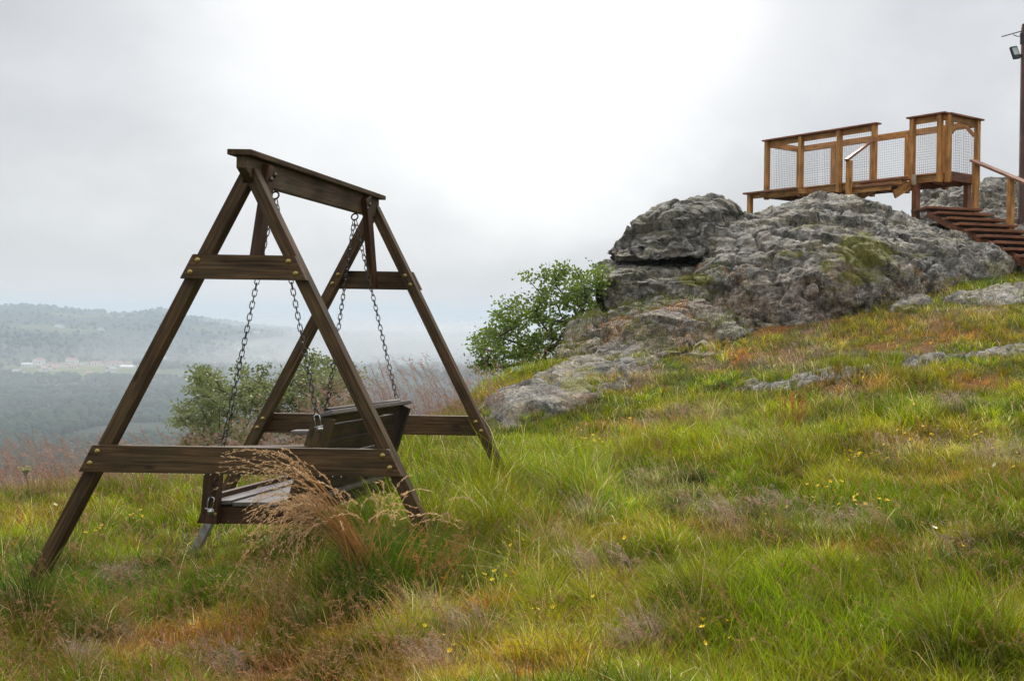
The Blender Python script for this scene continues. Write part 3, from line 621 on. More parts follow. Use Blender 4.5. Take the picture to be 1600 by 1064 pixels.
# hangers: front chain to the arm post foot, rear chain to the back post
def hanger(p, dv):
    bm = bmesh.new(); d = Vector(dv).normalized(); s = Vector((1, 0, 0)); s = (s-s.dot(d)*d).normalized(); W = .0145; L = .062; pts = []
    for k in range(9):
        a = math.pi*k/8; pts.append(p+d*(L-W+math.sin(a)*W)+s*(math.cos(a)*W))
    pts = [p+s*W*1.0]+pts+[p-s*W*1.0]; tube_bm(bm, pts, .0034, 6); tube_bm(bm, [p+s*(W+.009), p-s*(W+.009)], .004, 8)
    bm_obj('shackle', bm, ZINC, sb, None, True)
    dome('eye_nut', p+Vector((.004, .006, -.012)), (0, -1, 0), .0135, ZINC, sb, True)
    return p+d*L
for eye, yy, s in ((EYE[0], Y0-.07, -1), (EYE[1], Y1+.07, 1)):
    yq = yy-.004
    pf = B(-2.725, yq, -.985); pb = B(-2.195, yy+(-.0 if s < 0 else 0.0)+s*.0, -.562)
    if s < 0: pb = B(-2.195, Y0-.032, -.562)
    else: pb = B(-2.195, Y1+.03, -.562)
    for p in (pf, pb):
        top = eye+Vector((.004*(1 if p is pb else -1), 0, 0)); e = hanger(p, top-p); chain(top, e-(top-p).normalized()*.004, sb)

# ================================================================== VIEWING DECK
ZT = CZ+4.0; ZD = CZ+2.9
Af = Vector((.31, 25.2, 0)); Ff = Vector((3.565, 21.60, 0)); dl = (Ff-Af).normalized(); LF = (Ff-Af).length
dn = Vector((-dl.y, dl.x, 0));
if dn.y < 0: dn = -dn
DW = .98
vp = empty('viewing_deck', (Af+dl*2.4).to_tuple()[:2]+(ZD-.6,), 'raised orange-brown wooden deck with wire mesh railings on top of the rock', 'viewing deck')
def fpos(px):
    """distance along the front line for a pixel column"""
    k = (px-PX)/F; t = (k*Af.y-Af.x)/(dl.x-k*dl.y); return t
ft_ = [0.0]+[fpos(x) for x in (1249, 1309, 1363.5, 1423)]+[LF-.06]
def dp(t, n, z): q = Af+dl*t+dn*n; return Vector((q.x, q.y, z))
def mesh_panel(a, b, z0, z1, n=0):
    bm = bmesh.new(); L = (b-a).length; d = (b-a).normalized(); r = .0020; s = .05
    def bar(p, q):
        tube_bm(bm, [p, q], r, 4)
    k = 0
    while k*s <= L+.001:
        p = a+d*min(k*s, L); bar(Vector((p.x, p.y, z0)), Vector((p.x, p.y, z1))); k += 1
    z = z0; nv = d.cross(Vector((0, 0, 1)))*.004
    while z <= z1+.001:
        bar(Vector((a.x, a.y, z))+nv, Vector((b.x, b.y, z))+nv); z += s
    return bm_obj('wire_mesh', bm, WIREM, vp)
PW = .095
def post(t, n, z0=ZD-.20, z1=ZT-.03, w=PW, name='post', mat=DECK):
    return plank(name, dp(t, n, z0), dp(t, n, z1), w, w, mat, vp, up=dn, bev=.006)
for t in ft_[:5]: post(t, -.03)
post(LF-.08, -.03, ZD-.2); post(LF+.035, .075, ZD-.2)            # doubled corner post
post(LF+.035, DW-.02, ZD-.2)
def rail_set(a, b, off, cap=True):
    d = (b-a).normalized()
    plank('top_rail', Vector((a.x, a.y, ZT-.085))+off, Vector((b.x, b.y, ZT-.085))+off, .035, .11, DECK, vp, bev=.003)
    if cap: plank('cap_rail', Vector((a.x, a.y, ZT-.012))-d*.08, Vector((b.x, b.y, ZT-.012))+d*.08, .16, .032, DECKR, vp, bev=.004)
F0 = dp(-.02, -.03, 0); FD = dp(ft_[3]+.03, -.03, 0); FE = dp(ft_[4]-.03, -.03, 0); FL = dp(LF, -.03, 0)
rail_set(F0, FD, dn*.05); rail_set(FE, FL, dn*.05)
GR = dp(LF+.035, DW+.04, 0); F1 = dp(LF+.035, -.03, 0)
plank('top_rail', dp(LF+.0, .0, ZT-.085), dp(LF+.0, DW, ZT-.085), .035, .11, DECK, vp, bev=.003)
plank('cap_rail', dp(LF+.035, -.0+.055, ZT-.0115), dp(LF+.035, DW+.10, ZT-.0115), .16, .032, DECKR, vp, bev=.004)
# back side
bt = [-.02, ft_[1]-.02, ft_[2], ft_[3], ft_[4], LF-.1]
for t in bt[:5]: post(t, DW, ZD-.2, ZT-.10)
plank('back_rail', dp(-.05, DW, ZT-.085), dp(LF, DW, ZT-.085), .04, .13, DECK, vp, bev=.003)
plank('end_rail', dp(-.03, .03, ZT-.085), dp(-.03, DW-.05, ZT-.085), .04, .13, DECK, vp, bev=.003)
for t, s in ((bt[4]+.05, 1), (LF-.02, -1)):
    plank('knee_brace', dp(t, DW-.045, ZT-.32), dp(t+s*.19, DW-.045, ZT-.13), .05, .06, DECK, vp, up=(0, 0, 1), bev=.003)
plank('knee_brace', dp(LF-.02, .10, ZT-.32), dp(LF-.02, .26, ZT-.13), .05, .06, DECK, vp, up=(0, 0, 1), bev=.003)
# mesh panels
for a, b in ((0, 1), (1, 2), (2, 3), (4, 5)):
    pa = dp(ft_[a], -.085 if 0 else .02, 0); pb = dp(ft_[b], .02, 0); mesh_panel(pa, pb, ZD-.13, ZT-.10)
mesh_panel(dp(-.02, DW+.03, 0), dp(LF, DW+.03, 0), ZD-.05, ZT-.10)
mesh_panel(dp(-.02, .03, 0), dp(-.02, DW, 0), ZD-.13, ZT-.1); mesh_panel(dp(LF+.06, .1, 0), dp(LF+.06, DW-.06, 0), ZD-.13, ZT-.1)
# floor and fascias
for k in range(8):
    n = .06+k*(DW-.1)/7; plank('deck_board', dp(-.06, n, ZD-.018), dp(LF-.03, n, ZD-.018), .112, .03, DECK, vp, bev=.003)
plank('fascia', dp(-.02, .055, ZD-.10), dp(LF-.04, .055, ZD-.10), .035, .13, DECK, vp, bev=.003)
plank('fascia', dp(-.02, DW-.055, ZD-.10), dp(LF-.04, DW-.055, ZD-.10), .035, .13, DECKR, vp, bev=.003)
plank('fascia', dp(LF-.02, .12, ZD-.06), dp(LF-.02, DW+.1, ZD-.06), .035, .17, DECKR, vp, bev=.003)
plank('fascia', dp(-.05, .0, ZD-.10), dp(-.05, DW, ZD-.10), .035, .13, DECKR, vp, bev=.003)
for t in (.9, 1.9, 2.9, 3.9, LF-.3): plank('joist', dp(t, .08, ZD-.115), dp(t, DW-.08, ZD-.115), .06, .15, DECKR, vp, bev=0)
# outer step at the left end
for k in range(3): plank('ledge_board', dp(-.45+k*.13, -.12, ZD-.055), dp(-.45+k*.13, DW*.75, ZD-.055), .12, .035, DECKR, vp, bev=.003)
plank('ledge_board', dp(-.52, -.20, ZD-.050), dp(1.1, -.20, ZD-.050), .14, .04, DECKR, vp, bev=.003)
plank('support_post', dp(-.40, -.15, ZD-.07), dp(-.40, -.15, ZD-.75), .10, .10, DECK, vp, up=dn)
plank('beam', dp(-.35, -.10, ZD-.115), dp(1.3, -.10, ZD-.115), .06, .09, DECK, vp)
# front steps below the opening
tm = (ft_[3]+ft_[4])/2
for k in (1, 2):
    n = -.10-.30*k+.12; tw = (ft_[4]-ft_[3])/2+.06
    plank('step_tread', dp(tm-tw, n, ZD-.13*k+.02), dp(tm+tw, n, ZD-.13*k+.02), .30, .04, DECKR, vp, bev=.004)
    plank('step_riser', dp(tm-tw+.03, n-.09, ZD-.13*k-.045), dp(tm+tw-.03, n-.09, ZD-.13*k-.045), .03, .09, DECK, vp, bev=.002)
for t in (ft_[3]+.02, ft_[4]-.02):
    plank('stringer', dp(t, .0, ZD-.16), dp(t, -.52, ZD-.42), .045, .16, DECK, vp, bev=.003)
plank('newel_post', dp(ft_[3]+.03, -.78, ZD-.75), dp(ft_[3]+.03, -.78, ZD+.28), .10, .10, DECK, vp, up=dn, bev=.005)
plank('handrail', dp(ft_[3]+.03, -.86, ZD+.28), dp(ft_[3]+.03, -.04, ZD+.80), .10, .045, DECKR, vp, bev=.006)
plank('support_post', dp(ft_[4]+.08, -.0, ZD-.17), dp(ft_[4]+.08, -.0, ZD-1.1), .12, .12, DECKR, vp, up=dn)
plank('support_post', dp(LF-.12, DW-.1, ZD-.17), dp(LF-.12, DW-.1, ZD-1.1), .11, .11, DECKR, vp, up=dn)
plank('bracket_plate', dp(ft_[4]+.09, -.075, ZD-.01), dp(ft_[4]+.09, -.075, ZD-.21), .10, .012, plain('pale weathered plate', (.34, .30, .2), .6), vp, up=dn, bev=.002)

# ================================================================== STAIRS
s0 = Vector((3.213, 21.5, CZ+2.20)); s7 = Vector((4.10, 18.6, CZ+1.255)); sd = Vector((s7.x-s0.x, s7.y-s0.y, 0)).normalized(); sn = Vector((-sd.y, sd.x, 0))
if sn.x < 0: sn = -sn
st = empty('wooden_stairs', (s7.x, s7.y, h1(s7.x, s7.y)), 'red-brown wooden stairs with open risers climbing to the deck from the right', 'stairs')
run = (Vector((s7.x-s0.x, s7.y-s0.y, 0))).length/7; rise = (s0.z-s7.z)/7
for k in range(10):
    c = Vector((s0.x, s0.y, s0.z))+sd*(run*k+.0)-Vector((0, 0, rise*k))
    if k == 7: c = c
    plank('tread', c-sn*.02+sd*.0, c+sn*1.12, .30, .045, DECKR, st, up=(0, 0, 1), bev=.005)
for k in range(8):
    c = s0+sd*(run*k-.13)-Vector((0, 0, rise*k+.085)); plank('gap_shade_board', c+sn*.12, c+sn*.98, .02, .11, WOODR, st, bev=0)  # dark boards added behind the open treads to stand in for shade
for off in (.10, 1.0):
    a = s0+sn*off-Vector((0, 0, .115)); b_ = s0+sd*run*9.3+sn*off-Vector((0, 0, rise*9.3+.115))
    plank('stringer', a-sd*.1+Vector((0, 0, .02)), b_+Vector((0, 0, .02)), .05, .13, DECKR, st, bev=.003)
plank('platform_board', s0-sd*.35-Vector((0, 0, .0)), s0-sd*.35+sn*1.05, .34, .045, DECKR, st, bev=.004)
q7 = s0+sd*run*7.4-Vector((0, 0, rise*7.4)); q8 = q7+sd*.25
plank('riser_panel', q7+sn*.08-Vector((0, 0, .13)), q7+sn*1.0-Vector((0, 0, .13)), .05, .17, DECK, st, bev=.003)
plank('footing', q7+sd*.35+sn*.12-Vector((0, 0, .32)), q7+sd*.35+sn*1.1-Vector((0, 0, .32)), .5, .22, plain('weathered timber footing', (.17, .14, .09), .8), st, bev=.01)
hb = []
for k, xo in ((.05, 1.02), (3.1, 1.02), (6.4, 1.02)):
    c = s0+sd*run*k+sn*xo-Vector((0, 0, rise*k+.1)); plank('post', c, c+Vector((0, 0, 1.0)), .105, .105, DECK, st, up=sd, bev=.005); hb.append(c+Vector((0, 0, 1.02)))
plank('handrail', hb[0]-sd*.12+Vector((0, 0, .04)), hb[2]+sd*.25+Vector((0, 0, -.12)), .15, .045, DECKR, st, bev=.006)

# ================================================================== LAMP POLE
pb_ = P(1597, 278, 24.0); pt_ = P(1600.5, 42, 24.0); X0 = pb_.x
lp = empty('lamp_pole', (X0, 24.0, h1(X0, 24.0)), 'tall red-brown pole with a black floodlight at the right edge', 'lamp pole')
plank('pole', Vector((X0+.012, 24, 2.6)), Vector((X0+.012, 24, pt_.z)), .14, .14, POLEM, lp, up=(0, 1, 0), bev=.02)
plank('pole_cap', Vector((X0+.012, 24, pt_.z)), Vector((X0+.012, 24, pt_.z+.05)), .12, .12, DECKR, lp, up=(0, 1, 0), bev=.01)
c = P(1586, 83, 24); M = Matrix.Translation(c) @ Matrix.Rotation(.35, 4, 'Z') @ Matrix.Rotation(-.22, 4, 'Y') @ Matrix.Rotation(-.25, 4, 'X')
def boxobj(name, size, M, mat, parent, bev=.01):
    bm = bmesh.new(); bmesh.ops.create_cube(bm, size=1); 
    for v in bm.verts: v.co = Vector((v.co.x*size[0], v.co.y*size[1], v.co.z*size[2]))
    if bev: bmesh.ops.bevel(bm, geom=list(bm.edges), offset=bev, segments=2, affect='EDGES')
    return bm_obj(name, bm, mat, parent, M)
fl = boxobj('floodlight', (.17, .07, .27), M, BLACK, lp)
boxobj('lamp_glass', (.12, .01, .16), M @ Matrix.Translation((-.0, -.037, .02)), LENS, fl, .003)
plank('bracket_arm', c+Vector((.05, 0, -.06)), Vector((X0+.01, 24, c.z-.05)), .035, .05, BLACK, lp)
bm = bmesh.new(); tube_bm(bm, [P(1565, 58, 24), P(1597, 49, 24), P(1640, 38, 24)], .011, 6); tube_bm(bm, [P(1583, 55, 24), P(1590, 57.5, 24), P(1600, 56, 24)], .009, 6)
tube_bm(bm, [P(1596, 70, 23.9), P(1596, 52, 23.9)], .03, 6)
bm_obj('antenna_rod', bm, BLACK, lp)

# ================================================================== TREES
BARK = plain('grey brown bark', (.07, .055, .04), .9, 0, .4, 14, .6)
LEAF = attr_leaf('oak leaf', .4, .45, .4)
def tree(name, label, base, Yc, dY, poly, nclust, leaf, colA, colB, nleaf, seed, trunk_r=.06, crown_c=None):
    rs = np.random.default_rng(seed); px0 = min(p[0] for p in poly); px1 = max(p[0] for p in poly); py0 = min(p[1] for p in poly); py1 = max(p[1] for p in poly)
    cl = []
    while len(cl) < nclust:
        px = rs.uniform(px0, px1); py = rs.uniform(py0, py1)
        if inpoly(np.array([px]), np.array([py]), poly)[0]:
            p = P(px, py, Yc+rs.normal()*dY)
            cl.append(p)
    cl = np.array([tuple(p) for p in cl]); base = Vector(base)
    root = empty(name, base, label, 'tree')
    # skeleton: every new tip joins the nearest node already grown, from the base outwards
    nodes = [np.array(base)]; par = [-1]
    cc = cl.mean(0); t = 0
    for f in (.2, .45, .7): nodes.append(np.array(base)*(1-f)+cc*f+rs.normal(size=3)*.06); par.append(len(nodes)-2)
    order = np.argsort(np.linalg.norm(cl-np.array(base), axis=1)); tips = []
    for k in order:
        A = np.array(nodes); tgt = cl[k]; dist = np.linalg.norm(A-tgt, axis=1)+.25*np.linalg.norm(A-np.array(base), axis=1)*0
        pen = np.where(A[:, 2] > tgt[2]+.25, .6, 0); j = int(np.argmin(dist+pen)); d = np.linalg.norm(A[j]-tgt); n = max(1, int(d/.22)); prev = j
        for s in range(1, n+1):
            f = s/n; p = A[j]*(1-f)+tgt*f+np.array([0, 0, .10*d*math.sin(math.pi*f)])+rs.normal(size=3)*.012*(f < 1); nodes.append(p); par.append(prev); prev = len(nodes)-1
        tips.append(prev)
    wgt = np.zeros(len(nodes))
    for k in tips:
        while k >= 0: wgt[k] += 1; k = par[k]
    rad = trunk_r*(np.maximum(wgt, 1)/len(tips))**.42*.9+.002
    bm = bmesh.new()
    for k in range(1, len(nodes)):
        j = par[k]; rj = min(rad[j], rad[k]*1.6)
        tube_bm(bm, [Vector(nodes[j]), Vector(nodes[k])], [rj, rad[k]], 5)
    bm_obj('trunk', bm, BARK, root, None, True)
    # leaves: short twigs full of leaf blades round each tip
    Vs = []; Cs = []
    nl = len(cl)*nleaf; ci = rs.integers(0, len(cl), nl); off = rs.normal(size=(nl, 3))*np.array([.06, .09, .045]); off *= (.45+rs.random((nl, 1)))
    c = cl[ci]+off; d = off/np.maximum(np.linalg.norm(off, axis=1), 1e-6)[:, None]+rs.normal(size=(nl, 3))*.6+np.array([0, 0, -.05]); d /= np.linalg.norm(d, axis=1)[:, None]
    s = np.cross(d, rs.normal(size=(nl, 3))); s /= np.linalg.norm(s, axis=1)[:, None]; nn = np.cross(d, s)
    L = leaf*(.6+.7*rs.random(nl))[:, None]; W = L*.30
    pts = [c, c+d*L*.35+s*W, c+d*L*.72+s*W*.85+nn*L*.05, c+d*L, c+d*L*.72-s*W*.85+nn*L*.05, c+d*L*.35-s*W]
    V = np.stack(pts, 1).reshape(-1, 3)
    idx = (np.arange(nl)[:, None]*6+np.arange(6)[None]).ravel(); tone = rs.random(len(cl))[ci]*.55+rs.random(nl)*.45
    col = np.array(colA)[None]*(1-tone[:, None])+np.array(colB)[None]*tone[:, None]; col = np.repeat(col, 6, axis=0)
    link('crown', np_mesh('crown', V, idx, np.full(nl, 6), col), LEAF, root)
    return root
t1 = ground(850, 600, 12, 16); bx, by = P(848, 600, 16.6).x, 16.6
polyA = [(737,580),(745,555),(738,530),(760,515),(778,500),(775,478),(795,462),(812,448),(815,430),(838,420),(855,432),(866,416),(885,420),(900,422),(912,432),(925,420),(938,406),(948,420),(945,450),(935,480),(915,500),(895,520),(880,550),(860,580),(830,585),(815,560),(795,585),(770,575),(750,590)]
tree('oak_tree', 'leafy green young oak growing just left of the stacked boulders', (bx, by, h1(bx, by)-.1), 16.8, .45, polyA, 190, .050, (.055, .10, .012), (.22, .29, .05), 52, 4, .04)
polyB = [(256,658),(275,640),(300,620),(298,600),(303,582),(318,578),(345,588),(362,582),(370,600),(378,588),(366,576),(378,572),(395,580),(404,564),(414,575),(430,580),(442,590),(455,572),(470,560),(482,546),(500,560),(520,556),(545,572),(560,590),(566,640),(560,700),(290,700),(300,678),(280,668)]
bx, by = P(430, 790, 18).x, 18.0
tree('oak_tree', 'haze-paled olive bushy oak on the slope behind the swing bench', (bx, by, h1(bx, by)-.1), 18.0, .7, polyB, 300, .048, (.095, .125, .045), (.26, .28, .115), 95, 9, .045)  # leaf colours lightened to paint haze over this tree
polyC = [(900,430),(915,420),(935,405),(950,410),(950,440),(930,470),(905,490),(895,460)]

# ================================================================== VILLAGE
def house(px, py, w, hh, dp_, label, roof='gable', rot=0., rm=None, lo=900, hi=3800):
    g = ground(px, py, lo, hi); s = g.y/F; W = w*s; H = hh*s; D = dp_
    root = empty('house', g, label, 'house', None)
    M = Matrix.Translation(g) @ Matrix.Rotation(rot, 4, 'Z')
    bm = bmesh.new(); bmesh.ops.create_cube(bm, size=1)
    for v in bm.verts: v.co = Vector((v.co.x*W, v.co.y*D, (v.co.z+.5)*(H+2)-2))
    bm_obj('wall', bm, WHITEW, root, M)
    bm = bmesh.new(); o = .5; rh = min(W, D)*.22+.6
    vs = [bm.verts.new(c) for c in ((-W/2-o, -D/2-o, H), (W/2+o, -D/2-o, H), (W/2+o, D/2+o, H), (-W/2-o, D/2+o, H), (-W/2+D*.25 if roof == 'hip' else -W/2-o, 0, H+rh), (W/2-D*.25 if roof == 'hip' else W/2+o, 0, H+rh))]
    for f in ((0, 1, 5, 4), (2, 3, 4, 5), (0, 4, 3), (1, 2, 5), (3, 2, 1, 0)): bm.faces.new([vs[i] for i in f])
    bmesh.ops.recalc_face_normals(bm, faces=bm.faces); bm_obj('roof', bm, rm or TILE, root, M)
    if hh >= 4:
        for k in range(3):
            bm = bmesh.new(); bmesh.ops.create_cube(bm, size=1)
            for v in bm.verts: v.co = Vector((v.co.x*1.3, v.co.y*.1, v.co.z*1.5))
            bm_obj('window', bm, BLACK, root, M @ Matrix.Translation(((k-1)*W*.3, -D/2-.02, H*.55)))
    return root
HS = [(28,584,13,4,9,'low grey-roofed house furthest left in the far village','gable',0,GREYW),(61,571,14,9,10,'two-storey pink-roofed house behind the long white walls','hip',0,TILE),
      (113,571,15,9,10,'tallest white house with a red roof in the far village','gable',.1,TILE),(43,573,16,4,6,'long low white building at the left of the village','gable',0,WHITEW),
      (77,573,17,3.5,6,'long white low building left of the tallest white house','gable',.05,TILE),(97,573,16,3.5,6,'white low row touching the tallest white house','gable',-.05,TILE),
      (66,580,9,5,8,'small gabled house below the two-storey pink-roofed house','gable',1.2,TILE),(84,579,10,5.5,8,'small white gabled house in the middle of the village','gable',1.0,TILE),
      (115,576,13,4,8,'small low house just below the tallest white house','gable',.2,TILE),(152,572,17,5,9,'long pink-roofed house alone right of the tallest white house','gable',0,TILE),
      (181,572,22,5,11,'widest pink-roofed house in the village','hip',0,TILE),(202,573,8,6,7,'narrow white house close to the left swing leg','gable',.3,TILE),
      (200,575.5,20,2.6,8,'long low white hall under the narrow white house','gable',0,WHITEW),(174,582,11,6,8,'bright white gabled house lowest on the right of the village','gable',1.1,GREYW),
      (139,586,8,4,7,'tiny pale house below the fields in the village centre','gable',.6,TILE),(132,572,10,3.2,7,'faint grey house between the tallest white and the long pink-roofed house','gable',0,GREYW),
      (12,590,7,3,6,'tiny faint hut at the left edge of the village','gable',.3,GREYW)]
for a in HS: house(*a[:5], a[5], a[6], a[7], a[8], lo=1000, hi=1900)
FS = [(158,517,7,2.5,'faint white house near the distant ridge'),(93,512,12,2.5,'faint long pale building high on the left hillside'),(402,522,11,2.5,'faint white building in the mist between the chains and the leg'),
      (255,561,5,4,'pale house showing just right of the near left swing leg'),(335,571,6,3,'small white house in the mist above the olive oak'),(372,549,8,2.5,'faint pale building left of the far left swing leg'),(412,560,5,2.5,'faint pale cottage right of the front chain')]
for px, py, w, hh, lb in FS: house(px, py, w, hh, 10, lb, 'gable', 0, GREYW, 900, 4200)

# ------------------------------------------------------------------ far woods
def forest(n):
    a = rng.uniform(-.72, -.16, n); u = rng.random(n); Y = 1/(1/170*(1-u)+1/3900*u); X = a*Y; Z = h(X, Y); px, py = proj(X, Y, Z)
    keep = (np.exp(-(((px-115)/135)**2+((py-577)/12)**2)*1.2) < .28+.25*rng.random(n)) & (n2(X, Y, 230, 51) < .45)
    keep &= n2(X, Y, 70, 77) > -.55
    X, Y, Z = X[keep], Y[keep], Z[keep]; n = len(X)
    bm = bmesh.new(); bmesh.ops.create_icosphere(bm, subdivisions=1, radius=1); bv = np.array([v.co[:] for v in bm.verts]); bf = np.array([[v.index for v in f.verts] for f in bm.faces]); bm.free()
    s = (1.9+3.2*rng.random(n))*(.8+.5*n2(X, Y, 120, 78)); rot = rng.uniform(0, 6.28, n); jit = 1+rng.normal(size=(n, len(bv), 1))*.16
    b = bv[None]*jit; c, sn_ = np.cos(rot)[:, None], np.sin(rot)[:, None]
    V = np.stack([b[..., 0]*c-b[..., 1]*sn_, b[..., 0]*sn_+b[..., 1]*c, b[..., 2]*1.05+.75], 2)*s[:, None, None]+np.stack([X, Y, Z], 1)[:, None]
    idx = (bf[None]+(np.arange(n)*len(bv))[:, None, None]).reshape(-1)
    tone = np.clip(.5+.5*n2(X, Y, 90, 79)+rng.normal(size=n)*.22, 0, 1.3)[:, None]; col = np.array([.012, .028, .020])*(1-tone)+np.array([.040, .068, .034])*tone
    return np_mesh('forest', V.reshape(-1, 3), idx, np.full(n*len(bf), 3), np.repeat(col, len(bv), axis=0), True)
tag(link('forest', forest(52000), attr_leaf('far foliage', .1, .9, .1)), 'hazy dark green woodland covering the valley and the far hills', 'woodland', kind='stuff')

# ================================================================== GRASS
GRASS = attr_leaf('grass blade', .42, .6, .12)
def blades(x, y, z, L, W, lean, az, col, colt, curl=1.0):
    """blades of 3 segments from arrays"""
    n = len(x); d = np.stack([np.cos(az), np.sin(az), np.zeros(n)], 1); s = np.stack([-np.sin(az), np.cos(az), np.zeros(n)], 1)
    tw = rng.uniform(0, 6.28, n); s = np.stack([np.cos(tw), np.sin(tw), np.zeros(n)], 1)
    root = np.stack([x, y, z], 1); rows = []
    for f, w in ((0, 1.), (.42, .9), (.76, .55), (1., 0)):
        ho = lean*L*(f**2)*curl; ve = L*(f-lean*.42*f**3); p = root+d*ho[:, None]+np.array([0, 0, 1.])*ve[:, None]
        if w: rows += [p-s*(W*w/2)[:, None], p+s*(W*w/2)[:, None]]
        else: rows += [p]
    V = np.stack(rows, 1).reshape(-1, 3); b = np.arange(n)[:, None]*7
    quad = np.stack([b+0, b+1, b+3, b+2, b+2, b+3, b+5, b+4], 1).reshape(n, 8); tri = np.stack([b+4, b+5, b+6], 1).reshape(n, 3)
    idx = np.concatenate([quad, tri], 1).ravel(); tot = np.tile([4, 4, 3], n)
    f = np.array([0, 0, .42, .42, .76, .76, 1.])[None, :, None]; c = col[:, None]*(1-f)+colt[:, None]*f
    return V, idx, tot, c.reshape(-1, 3)
def spread(n, rmin, rmax, pw, a0=-.78, a1=.36):
    a = rng.uniform(a0, a1, n); u = rng.random(n); k = 1-pw; Y = (rmin**k+(rmax**k-rmin**k)*u)**(1/k)
    return a*Y, Y
def onrock(px, py):
    o = np.zeros(len(px), bool)
    for k, p in ROCKPOLY.items(): o |= inpoly(px, py, p)
    return o
def clump(x, y, frac, cell, sp):
    """draw a share of the points towards tussock centres"""
    i = np.floor(x/cell); j = np.floor(y/cell); hx = np.sin(i*127.1+j*311.7)*43758.5; hy = np.sin(i*269.5+j*183.3)*43758.5
    cx = (i+.5+.35*(hx-np.floor(hx)-.5)*2)*cell; cy = (j+.5+.35*(hy-np.floor(hy)-.5)*2)*cell; m = rng.random(len(x)) < frac
    x2 = np.where(m, cx+rng.normal(size=len(x))*sp, x); y2 = np.where(m, cy+rng.normal(size=len(x))*sp, y); return x2, y2, cx, cy
def build_grass(n):
    x, y = spread(n, 3.0, 21, 1.75); x, y, cx, cy = clump(x, y, .55, .24, .035)
    z = h(x, y); m, px, py = masks(x, y, z)
    onr = onrock(px, py) & (y > 8); gap = n2(x, y, .45, 97)+.5*n2(x, y, .15, 98) > np.where(y > 13.8, -.10, .08); z = z+onr*.05; hid = onr & ~gap | ((px > 880) & (px < 1560) & (y > 17.3)) & (py < 520) | (y > 19)
    bare = rng.random(n) < m['bare']*.9; keep = ~hid & ~bare; dens = np.clip(1-.6*m['rust'], .2, 1); keep &= rng.random(n) < dens
    x, y, z, cx, cy, px, py = (q[keep] for q in (x, y, z, cx, cy, px, py)); m = {k: v[keep] for k, v in m.items()}; n = len(x)
    tn = n2(cx, cy, .31, 91)*.5+.5; big = n2(x, y, 1.6, 92)
    L = .050+.05*rng.random(n)+.05*tn*tn+.11*m['lush']*(.6+.8*rng.random(n))-.05*m['rust']-.02*m['mauve']+.05*m['dark']
    far = np.clip((y-9)/8, 0, 1); L = np.maximum(L*(.85+.3*rng.random(n)), .03)*(1-.15*far)
    long_ = rng.random(n) < (.05+.10*m['lush']); L = np.where(long_, L*1.7, L)
    broad = rng.random(n) < .13; L = np.where(broad, L*.55, L)
    # taller growth round the legs and under the bench
    for (qx, qy, R_, k) in ((-1.30, 5.85, .33, .7), (-1.62, 7.45, .4, 1.0), (-3.45, 5.2, .3, .5), (-1.75, 6.3, .4, .6), (-2.0, 5.35, .3, .3), (-1.2, 7.0, .5, .6)):
        L = L*(1+k*np.exp(-((x-qx)**2+(y-qy)**2)/R_**2))
    L = np.where((y < 7.7) & (x > -3.2) & (x < -2.25) & (y > 5.9), np.minimum(L, .10), L); L = np.where(np.hypot(x+3.52, y-7.3) < .35, np.minimum(L, .06), L); L = np.where(np.hypot(x+3.52, y-5.45) < .22, np.minimum(L, .09), L)
    W = (.0021+.0015*rng.random(n))*(1+.10*np.maximum(y-5, 0))
    W = np.where(broad, W*2.7, W)
    lean = .25+.75*rng.random(n)**1.5; az = np.where(rng.random(n) < .4, rng.normal(size=n)*.7+math.pi*.95, rng.uniform(0, 6.28, n))
    az = np.where(np.hypot(x-cx, y-cy) < .12, np.where(rng.random(n) < .6, np.arctan2(y-cy, x-cx), az), az)
    g0 = np.array([.060, .105, .004]); g1 = np.array([.255, .33, .018]); olive = np.array([.30, .265, .028]); straw = np.array([.58, .48, .25]); dk = np.array([.030, .070, .010]); rs_ = np.array([.42, .20, .06]); mv = np.array([.40, .31, .24])
    t = np.clip((tn-.5)*1.1+.32+n2(x, y, .6, 95)*.5+rng.random(n)*.35+m['lush']*.2-.1, 0, 1)[:, None]; c = g0*(1-t)+g1*t
    ol = np.clip(sstep(-.25, .45, big+.5*n2(x, y, .35, 96))*.8*(1-m['lush']*.6)+rng.normal(size=n)*.15, 0, 1)[:, None]; c = c*(1-ol)+olive*ol
    for k, cc, s in (('rust', rs_, 1.1), ('mauve', mv, .5), ('dark', dk, .9)):
        w = np.clip(m[k]*s+rng.normal(size=n)*.12*(m[k] > .1), 0, .95)[:, None]; c = c*(1-w)+cc*w
    dry = (rng.random(n) < .10+.12*m['mauve'])[:, None]; c = np.where(dry, straw*(.6+.6*rng.random((n, 1))), c)
    red = (rng.random(n) < .035)[:, None]; c = np.where(red, np.array([.26, .09, .03]), c); c = np.where(broad[:, None] & (rng.random((n, 1)) < .5), np.array([.10, .19, .02]), c)
    c = c*(.5+1.0*rng.random((n, 1)))*np.clip(1+.75*n2(x, y, .42, 101)+.4*n2(x, y, .17, 102), .35, 1.5)[:, None]
